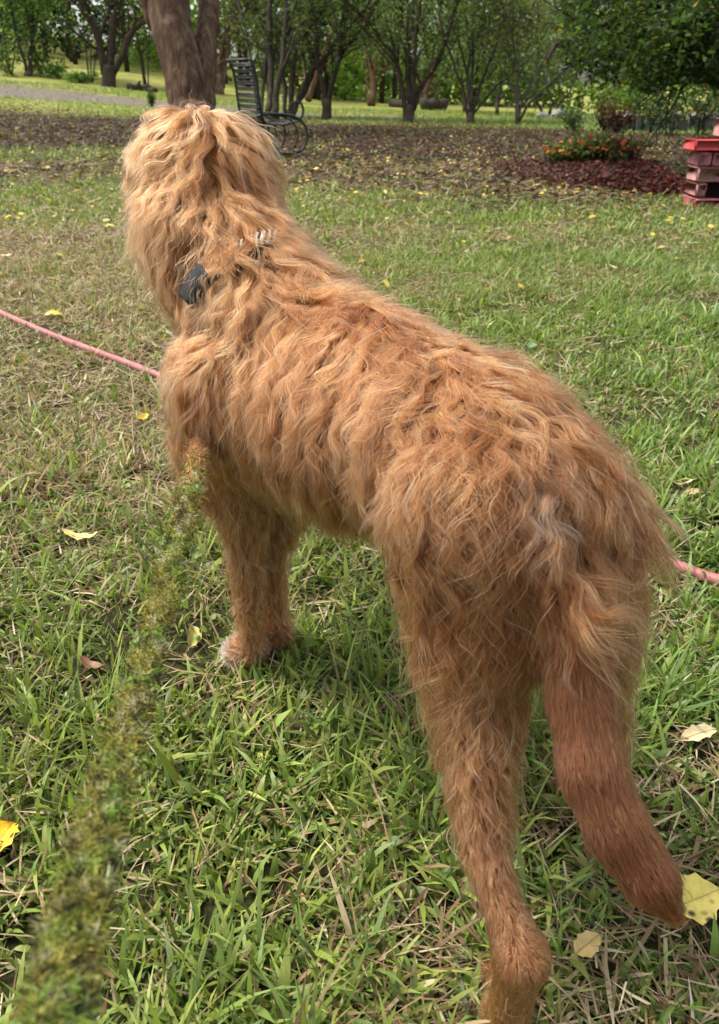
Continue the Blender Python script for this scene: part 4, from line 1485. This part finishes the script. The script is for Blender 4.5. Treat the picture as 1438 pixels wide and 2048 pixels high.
# ------------------------------------------------------------------ larger fallen leaves and a pebble
M_LEAFBIG, n_, b_ = newmat("spotted_leaf")
tn_ = attr(n_)
sp_ = attr(n_, "spots")
vo = n_.nodes.new("ShaderNodeTexVoronoi"); vo.inputs["Scale"].default_value = 55
n_.links.new(objco(n_), vo.inputs["Vector"])
spf = ramp(n_, vo.outputs["Distance"], [(.20, (1, 1, 1)), (.38, (0, 0, 0))])
fac = mix(n_, 1.0, spf, sp_, 'MULTIPLY')
cbase = mix(n_, 1.0, tn_, ramp(n_, noise(n_, 60, 5, .7, objco(n_)), [(.3, (.72, .70, .6)), (.6, (1.1, 1.1, 1.1))]), 'MULTIPLY')
n_.links.new(mix(n_, fac, cbase, (.07, .025, .01)), b_.inputs["Base Color"])
b_.inputs["Roughness"].default_value = .55
for (u, v, ln, wr, hd, tilt, colr, spots, label) in LEAVES:
    if not label: continue
    q = pz(u, v, .030)
    nx, ny = 11, 5
    vs, fs = [], []
    rl = np.random.default_rng(int(u * 7 + v))
    cu, cw = rl.uniform(-.9, 1.4), rl.uniform(.2, .8)
    for i in range(nx):
        s_ = i / (nx - 1)
        wdt = wr * .5 * (math.sin(math.pi * s_ ** .85) ** .75) + .004
        for j in range(ny):
            y_ = (j / (ny - 1) - .5) * 2
            ed = 1 + .12 * math.sin(i * 2.4 + j) * abs(y_)
            vs.append(((s_ - .5) * ln, y_ * wdt * ln * ed, ln * (cu * (s_ - .5) ** 2 + cw * abs(y_) * wdt + .03 * math.sin(i * 1.7 + j * 2.1) * abs(y_))))
    for i in range(nx - 1):
        for j in range(ny - 1):
            a = i * ny + j
            fs.append((a, a + ny, a + ny + 1, a + 1))
    vs = np.array(vs)
    h, tl = rad(hd), tilt
    Rz = np.array([[math.cos(h), -math.sin(h), 0], [math.sin(h), math.cos(h), 0], [0, 0, 1]])
    Rx = np.array([[1, 0, 0], [0, math.cos(tl), -math.sin(tl)], [0, math.sin(tl), math.cos(tl)]])
    vs = vs @ Rx.T @ Rz.T
    o = mesh("fallen_leaf", vs, fs, M_LEAFBIG, None, np.repeat(np.array([colr]), len(vs), 0), True)
    o.location = q
    at = o.data.attributes.new("spots", 'FLOAT_COLOR', 'POINT')
    at.data.foreach_set("color", np.full(len(vs) * 4, float(spots), np.float32))
    tag(o, label, "leaf", "large fallen leaves on the lawn")
    mb = MB()
    mb.tube([vs[2] * 1.28 + [0, 0, .002], vs[2] * 1.1, vs[2]] + [vs[i * ny + 2] + [0, 0, .0006] for i in range(2, nx, 2)], [.0008, .0009, .0008, .0007, .0006, .0005, .0005, .0004][:3 + len(range(2, nx, 2))], 5)
    mb.build("stalk", M_LEAFBIG, o, True)
    st_ = o.children[0].data
    at = st_.attributes.new("tint", 'FLOAT_COLOR', 'POINT')
    at.data.foreach_set("color", np.tile(np.array([colr[0] * .8, colr[1] * .75, colr[2], 1], np.float32), len(st_.vertices)))

M_STONE, n_, b_ = newmat("grey_stone")
n_.links.new(ramp(n_, noise(n_, 14, 8, .7, objco(n_)), [(.3, (.12, .115, .10)), (.55, (.27, .26, .235)), (.75, (.42, .40, .36))]), b_.inputs["Base Color"])
b_.inputs["Roughness"].default_value = .9
bump(n_, b_, noise(n_, 30, 8, .7, objco(n_)), .5, .02)


def rock(name, c, r, sq, seed, mat, parent=None, amp=.22):
    import bmesh
    bm = bmesh.new()
    bmesh.ops.create_icosphere(bm, subdivisions=3, radius=1.0)
    P = np.array([v.co[:] for v in bm.verts])
    k = 1 + amp * vn(P, 2.0, seed) + amp * .4 * vn(P, .8, seed + 1)
    P = P * k[:, None] * np.array(sq) * r
    F = np.array([[v.index for v in f.verts] for f in bm.faces])
    bm.free()
    o = mesh(name, P, F, mat, parent, None, True)
    o.location = c
    return o


M_NOSE, n_, b_ = newmat("dog_nose"); b_.inputs["Base Color"].default_value = (.035, .016, .012, 1); b_.inputs["Roughness"].default_value = .35
NOSE = HC + V3(-.112, .245, -.052)
rock("nose", NOSE - DO, .017, (1.1, .8, .8), 12, M_NOSE, dog, .06)
for sx in (-1, 1):
    e_ = HC + V3(-.055, .085, .015) + V3(sx * .036, sx * .016, .022)
    rock("eye", e_ + V3(-.012, .028, .0) - DO, .012, (1, 1, 1), 13, M_NOSE, dog, .01)

tag(rock("pebble", pz(418, 1134, .016), .011, (1.1, .8, .8), 3, M_STONE), "small grey pebble in the grass left of the dog's front legs", "pebble")

# ------------------------------------------------------------------ black iron spring chair under the trees
M_IRON, n_, b_ = newmat("black_iron")
n_.links.new(ramp(n_, noise(n_, 25, 6, .7, objco(n_)), [(.35, (.010, .012, .011)), (.7, (.030, .034, .030))]), b_.inputs["Base Color"])
b_.inputs["Roughness"].default_value = .42
b_.inputs["Metallic"].default_value = .35
CB_ = hit(612, 310)                                # front foot of the near side
tC = float((CB_ - C0) @ FV); mC = tC / FPX
XF = np.array([.86, .51, 0.0]); YF = np.array([-.51, .86, 0.0])    # the chair faces right and away; its far side lies left and away
zc = float(CB_[2])
S_ = mC * 165 / 1.02                               # the chair is 165 px tall in the photo
chair = empty("iron_chair", CB_ - XF * .30 * S_, "black wrought iron armchair with tall lattice back and looped spring arms under the trees", "chair", "black iron garden chairs")
chair.rotation_euler.z = math.atan2(XF[1], XF[0])


def cpt(x, y, z): return np.array([x * .92, y, z]) * S_


WDT = .62
side = [(-.36, .44), (-.20, .465), (.0, .455), (.14, .435), (.25, .40), (.335, .32), (.36, .22), (.335, .12), (.26, .045), (.15, .02), (-.02, .03), (-.22, .06), (-.40, .12)]
inner = [(-.06, .44), (.05, .43), (.14, .39), (.21, .31), (.235, .215), (.20, .12), (.12, .06)]
scr = [(-.36, .44), (-.26, .40), (-.19, .32), (-.20, .22), (-.27, .14), (-.38, .12)]
for yy in (0.0, WDT):
    mb = MB(); mb.tube([cpt(x, yy, z) for x, z in side], .0145 * S_ * 1.1, 6, flat=1.0); mb.build("side_frame", M_IRON, chair, True)
    mb = MB(); mb.tube([cpt(x, yy + .03, z) for x, z in inner], .011 * S_, 6); mb.build("inner_loop", M_IRON, chair, True)
    mb = MB(); mb.tube([cpt(x, yy + .02, z) for x, z in scr], .011 * S_, 6); mb.build("rear_scroll", M_IRON, chair, True)
bk = [(-.26, .34), (-.30, .46), (-.32, .62), (-.335, .80), (-.36, .93), (-.40, 1.01), (-.44, 1.02)]
mb = MB()
for yy in (-.01, WDT + .01):
    mb.tube([cpt(x, yy, z) for x, z in bk], .016 * S_, 6)
mb.tube([cpt(-.44, -.01, 1.02), cpt(-.44, WDT + .01, 1.02)], .015 * S_, 6)
mb.tube([cpt(-.26, -.01, .34), cpt(-.26, WDT + .01, .34)], .014 * S_, 6)
mb.build("back_frame", M_IRON, chair, True)
bkz = np.array([b[1] for b in bk[:-1]]); bkx = np.array([b[0] for b in bk[:-1]])
first = None
for k in range(10):                                # zigzag lattice bands of the back
    z = .40 + k * .062
    x = float(np.interp(z, bkz, bkx))
    mb = MB()
    mb.tube([cpt(x, 0, z), cpt(x, WDT, z)], .0085 * S_, 5)
    mb.tube([cpt(x + .004, 0, z + .02), cpt(x + .004, WDT, z + .02)], .0085 * S_, 5)
    mb.tube([cpt(x + .006, j * WDT / 22, z - .012 + (.045 if j % 2 else 0)) for j in range(23)], .0075 * S_, 4)
    mb.build("lattice_band", M_IRON, chair, True)
mb = MB()
for k in range(9):
    x = -.24 + k * .06
    mb.tube([cpt(x, .02, .37 - .03 * math.sin(k / 8 * 3.1)), cpt(x, WDT - .02, .37 - .03 * math.sin(k / 8 * 3.1))], .009 * S_, 5)
for yy in (.02, WDT * .5, WDT - .02):
    mb.tube([cpt(-.26, yy, .36), cpt(0, yy, .34), cpt(.25, yy, .37), cpt(.28, yy, .33)], .009 * S_, 5)
mb.build("seat", M_IRON, chair, True)
mb = MB(); mb.tube([cpt(.15, 0, .02), cpt(.15, WDT, .02)], .012 * S_, 6); mb.tube([cpt(-.30, 0, .085), cpt(-.30, WDT, .085)], .012 * S_, 6); mb.build("cross_bar", M_IRON, chair, True)

q = hit(588, 243)
t2 = empty("iron_chair", q, "smaller iron chair with a round scrolled arm behind the lattice-backed armchair", "chair", "black iron garden chairs")
k2 = float((q - C0) @ FV) / FPX
for yy in (0, -.35):
    mb = MB()
    mb.tube([np.array([12 * k2 * math.cos(a) + 8 * k2, yy, 20 * k2 + 17 * k2 * math.sin(a)]) for a in np.linspace(-2.6, 2.4, 18)], 1.5 * k2, 6)
    mb.tube([np.array([8 * k2, yy, 4 * k2]), np.array([10 * k2, yy, 0])], 1.5 * k2, 6)
    mb.build("arm_scroll", M_IRON, t2, True)
    mb = MB(); mb.tube([np.array([-16 * k2, yy, 0]), np.array([-14 * k2, yy, 20 * k2]), np.array([-19 * k2, yy, 46 * k2])], 1.3 * k2, 6); mb.build("rear_leg", M_IRON, t2, True)
mb = MB()
for i in range(6):
    x = (-14 + i * 4.6) * k2
    mb.tube([np.array([x, 0, 19 * k2]), np.array([x, -.35, 19 * k2])], .9 * k2, 5)
mb.build("seat", M_IRON, t2, True)
mb = MB()
for i in range(4):
    z = (26 + i * 6) * k2
    mb.tube([np.array([-15.5 * k2 - i * k2, 0, z]), np.array([-15.5 * k2 - i * k2, -.35, z])], .8 * k2, 5)
mb.build("backrest", M_IRON, t2, True)

# ------------------------------------------------------------------ red painted block planter at the right border
M_RED, n_, b_ = newmat("red_paint")
at_ = attr(n_)
n_.links.new(mix(n_, 1.0, at_, ramp(n_, noise(n_, 18, 8, .75, objco(n_)), [(.3, (.55, .5, .5)), (.5, (1, 1, 1)), (.75, (1.35, 1.35, 1.3))]), 'MULTIPLY'), b_.inputs["Base Color"])
b_.inputs["Roughness"].default_value = .75
bump(n_, b_, noise(n_, 60, 8, .7, objco(n_)), .35, .01)
M_GAP, n_, b_ = newmat("dark_soil"); b_.inputs["Roughness"].default_value = 1
n_.links.new(ramp(n_, noise(n_, 14, 8, .8, objco(n_)), [(.3, (.022, .012, .010)), (.6, (.07, .035, .028)), (.8, (.12, .07, .05))]), b_.inputs["Base Color"])
bump(n_, b_, noise(n_, 25, 8, .8, objco(n_)), 1, .05)
WB_ = hit(1392, 414)
mW = float((WB_ - C0) @ FV) / FPX
tW = WB_ + np.array([0, 0, 0])
wall = empty("block_wall", tW, "low garden wall of red and pink painted blocks at the right border", "wall")
def zpx(v): return float(((C0 + ray(1400, v) * ((WB_[1]) / ray(1400, v)[1])))[2]) - float(WB_[2])
def xpx(u): return (u - 1392) * mW
DEP = .24
courses = [(396, 416, (.42, .12, .12), [1384, 1470, 1580, 1700]), (366, 396, (.40, .16, .15), [1386, 1409, 1470, 1560, 1700]), (334, 366, (.42, .20, .18), [1383, 1480, 1600, 1700]),
           (305, 334, (.36, .12, .12), [1380, 1407, 1480, 1560, 1640, 1700]), (277, 304, (.50, .045, .045), [1366, 1520, 1700]), (236, 277, (.34, .15, .14), [1420, 1480, 1560, 1700])]
for ci, (v0, v1, colr, cuts) in enumerate(courses):
    z1, z0 = zpx(v0), zpx(v1)
    for a, b in zip(cuts, cuts[1:]):
        if ci == 1 and a == 1409: continue            # open block
        mb = MB()
        x0, x1 = xpx(a) + .004, xpx(b) - .004
        hz = (z1 - z0) / 2 - .004
        mb.box(((x0 + x1) / 2, DEP / 2 + random.uniform(-.008, .008), (z0 + z1) / 2), ((x1 - x0) / 2, DEP / 2, hz), None, .010, .004)
        o = mb.build("block", M_RED, wall)
        c = np.array(colr) * random.uniform(.85, 1.15)
        at = o.data.attributes.new("tint", 'FLOAT_COLOR', 'POINT')
        at.data.foreach_set("color", np.tile(np.array([*c, 1], np.float32), len(o.data.vertices)))
mb = MB()
mb.box(((xpx(1410) + xpx(1690)) / 2, DEP / 2 + .05, zpx(416) / 2 + zpx(280) / 2), ((xpx(1690) - xpx(1410)) / 2, DEP / 2 - .03, (zpx(280) - zpx(416)) / 2 - .01), None, .01)
mb.build("core", M_GAP, wall)

# raised bed of dark reddish mulch that runs left from the wall
bl_, br_ = hit(1030, 362), hit(1385, 398)
XN = 60
bedv, bedf = [], []
prof_ = [(-.03, -.02), (.05, .06), (.25, .11), (.6, .15), (1.0, .16), (1.5, .13), (2.0, .03), (2.15, -.05)]
for i in range(XN + 1):
    f = i / XN
    b = bl_ * (1 - f) + br_ * f
    dirp = np.array([-.15, 1.0, 0])
    hsc = min(1, f * 2.2) ** .7 * (.55 + .75 * f)
    for (dy, z) in prof_:
        jit = .03 * math.sin(i * 1.7 + dy * 9) + .02 * math.sin(i * .6 + dy * 5)
        bedv.append(b + dirp * (dy * (.75 + .3 * f) + jit) + np.array([0, 0, z * hsc + (jit * .8 if 0 < z else 0)]))
np_ = len(prof_)
for i in range(XN):
    for j in range(np_ - 1):
        a = i * np_ + j
        bedf.append((a, a + np_, a + np_ + 1, a + 1))
bed = mesh("flower_bed", np.array(bedv) - bl_, bedf, M_GAP, None, None, True); bed.location = bl_
tag(bed, "raised bed of dark reddish mulch running left from the red wall", "flower bed")
rngb = np.random.default_rng(41)
bv = np.array(bedv)
n = 5200
ia = rngb.integers(0, XN, n); ja = rngb.integers(0, np_ - 2, n); fa, fb = rngb.random(n)[:, None], rngb.random(n)[:, None]
P = (bv[ia * np_ + ja] * (1 - fa) + bv[(ia + 1) * np_ + ja] * fa) * (1 - fb) + (bv[ia * np_ + ja + 1] * (1 - fa) + bv[(ia + 1) * np_ + ja + 1] * fa) * fb + [0, 0, .012]
fx = ia / XN
cm = np.array([.10, .055, .036])[None] * (1 - fx[:, None]) + np.array([.13, .034, .030]) * fx[:, None]
cm = cm * np.exp(rngb.normal(0, .5, n))[:, None]
V, F, C = leaf_cards(P, .05, np.clip(cm, .01, .5), .9, 42)
o = mesh("mulch", V - bl_, F, M_FALLEN, bed, C); o["kind"] = "stuff"

M_PETAL = leafmat("petal", .25, .6, .2, (1, 1, 1))


def bedding_plant(name, c, h, wv, leafc, flc, nl, nf, seed, label, cat, group, fl=.03, ls=.06):
    rs = np.random.default_rng(seed)
    t = empty(name, c, label, cat, group)
    mb = MB()
    tips = []
    for k in range(7):
        d = rs.normal(0, .5, 2) * wv
        p = [np.zeros(3) + [0, 0, -.03], np.array([d[0] * .4, d[1] * .4, h * .45]), np.array([d[0], d[1], h * rs.uniform(.7, 1.0)])]
        mb.tube(p, [.007, .005, .002], 4); tips.append(p[2]); tips.append(p[1])
    mb.build("stems", M_BARK_GREY, t, True)
    tips = np.array(tips)
    P = tips[rs.integers(0, len(tips), nl)] + rs.normal(0, 1, (nl, 3)) * [wv * .35, wv * .35, h * .22]
    P[:, 2] = np.maximum(P[:, 2], .01)
    V, F, C = leaf_cards(P, ls, leaf_cols(P, leafc, .3, seed), 1.2, seed); mesh("foliage", V, F, M_LEAF, t, C)["kind"] = "stuff"
    if nf:
        P = tips[rs.integers(0, len(tips), nf)] + rs.normal(0, 1, (nf, 3)) * [wv * .35, wv * .35, h * .10]
        P[:, 2] = np.maximum(P[:, 2], h * .55)
        cols = np.array(flc)[rs.integers(0, len(flc), nf)] * np.exp(rs.normal(0, .15, nf))[:, None]
        V, F, C = leaf_cards(P, fl, np.clip(cols, .01, .9), .7, seed + 1, np.array([[-.5, 0, 0], [-.3, -.4, .1], [.1, -.5, 0], [.5, -.2, .1], [.5, .25, 0], [.1, .5, .1], [-.3, .4, 0]]))
        mesh("flowers", V, F, M_PETAL, t, C)["kind"] = "stuff"
    return t


OR_, YE_, RE_ = (.50, .17, .02), (.52, .33, .05), (.42, .05, .03)
flw = [(1192, .25, [YE_, OR_], "low yellow-flowered plant at the left end of the flower row"), (1215, .28, [YE_, OR_, YE_], "yellow and amber flowers, second plant along the mulch bed"),
       (1240, .30, [OR_, YE_], "amber flowers, third plant along the mulch bed"), (1266, .28, [OR_, OR_, YE_], "orange flowers in the middle of the row on the mulch bed"),
       (1292, .28, [OR_, RE_], "orange-red flowers, fifth plant along the mulch bed"), (1318, .28, [OR_, RE_], "red and orange flowers, third plant from the red wall"),
       (1346, .28, [RE_, OR_], "red flowers, second plant from the red wall"), (1370, .27, [RE_], "red flowers beside the red wall")]
for i, (u, h, fc, lb) in enumerate(flw):
    f = (u - 1030) / 355
    i0_ = min(int(f * XN), XN)
    c = bv[i0_ * np_ + 4]
    bedding_plant("bedding_plant", c, h * .62, .17, (.06, .10, .03), fc, 170, 26, 900 + i, lb, "flowering plant", "flowering plants along the top of the mulch bed", .045, .05)

shr = [(1150, 262, .35, .26, (.06, .10, .03), None, "low green shrub in front of the pale stone pile"), (1205, 262, .5, .22, (.035, .05, .025), None, "dark twiggy shrub behind the yellow flowers"),
       (1232, 266, .42, .26, (.10, .045, .025), None, "rust coloured bushy plant behind the flower row"), (1262, 262, .75, .28, (.06, .13, .02), None, "bright green upright shrub behind the flowers"),
       (1300, 268, .6, .30, (.03, .065, .02), [(.6, .45, .05)], "dark green shrub dotted yellow behind the flowers"), (1345, 272, .62, .32, (.055, .08, .03), None, "dull green shrub left of the red wall's top block"),
       (1395, 270, .7, .32, (.05, .075, .03), [(.35, .08, .03)], "shrub with rusty tips behind the red wall")]
for i, (u, v, h, wv, lc, fc, lb) in enumerate(shr):
    c = hit(u, v)
    bedding_plant("shrub", c, h, wv, lc, fc or [], 420, 40 if fc else 0, 950 + i, lb, "shrub", "shrubs behind the flower bed", .04, .075)

# pale stones behind the shrubs, left of the wall
stn = [(1085, 238, .15, (1.2, .8, .75), "rounded pale grey boulder at the left end of the stone pile"), (1118, 240, .20, (1.1, .8, 1.0), "tall pale boulder in the middle of the stone pile"),
       (1152, 246, .18, (1.3, .8, .62), "flat grey boulder at the right end of the stone pile")]
for i, (u, v, r, sq, lb) in enumerate(stn):
    c = hit(u, v)
    tag(rock("boulder", c + [0, 0, r * sq[2] * .55], r, sq, 70 + i, M_STONE, None, .16), lb, "boulder", "pale boulders behind the flower bed")
ea, eb = hit(1210, 262), hit(1440, 262)
kerb = empty("stone_edging", ea, "row of weathered grey edging stones behind the shrubs", "stone edging")
nst = 9
for k in range(nst):
    f0, f1 = k / nst, (k + 1) / nst
    a, b = (eb - ea) * f0, (eb - ea) * f1
    mb = MB()
    mid = (a + b) / 2
    dd = (b - a); L = np.linalg.norm(dd); dd = dd / L
    R = np.array([dd, np.cross([0, 0, 1], dd), [0, 0, 1]])
    mb.box(mid + [0, 0, .13], (L / 2 - .012, .12, .20 + random.uniform(-.02, .02)), R, .03, .015)
    mb.build("stone", M_STONE, kerb)

# ------------------------------------------------------------------ logs and woodpile at the field edge
def log(u0, v0, u1, v1, r, label):
    a, b = hit(u0, v0), hit(u1, v1)
    mb = MB()
    n = 8
    pts = [a * (1 - i / n) + b * (i / n) + np.array([0, 0, r * .8 + .03 * math.sin(i * 2)]) for i in range(n + 1)]
    mb.tube([p - a for p in pts], [r * (1 + .08 * math.sin(i * 1.9)) for i in range(n + 1)], 10)
    o = mb.build("fallen_log", M_BARK_GREY, None, True); o.location = a
    mb = MB(); mb.tube([pts[n // 2] - a, pts[n // 2] - a + [.1, -.1, r * 1.6]], [r * .4, r * .25], 6); mb.build("branch_stub", M_BARK_GREY, o, True)
    return tag(o, label, "log", "logs lying at the edge of the field")


log(783, 214, 828, 217, .16, "log lying behind the middle tree's trunk")
log(842, 221, 892, 222, .22, "thicker dark log right of the middle tree")
log(255, 180, 300, 183, .12, "broken log at the foot of the thin leaning tree")
log(272, 178, 312, 186, .09, "thinner log crossing the broken one at the thin leaning tree")

# low growth along the field's near edge at the left
for i, (u, v, h, wv, lb) in enumerate([(15, 152, .9, .5, "leafy weed clump at the far left border"), (82, 152, .75, .45, "pale green bush right of the slim trunk pair"), (160, 166, .3, .5, "low green weeds left of the sapling clump"),
                                       (118, 157, .45, .4, "knee-high weeds between the bush and the sapling clump"), (305, 215, .32, .12, "dark green tuft growing left of the thick trunk")]):
    c = hit(u, v)
    bedding_plant("weed_clump", c, h, wv, (.10, .17, .045) if i < 4 else (.05, .09, .02), [], 500, 0, 980 + i, lb, "bush", "wild growth along the drive", .05, .13 if i < 4 else .05)
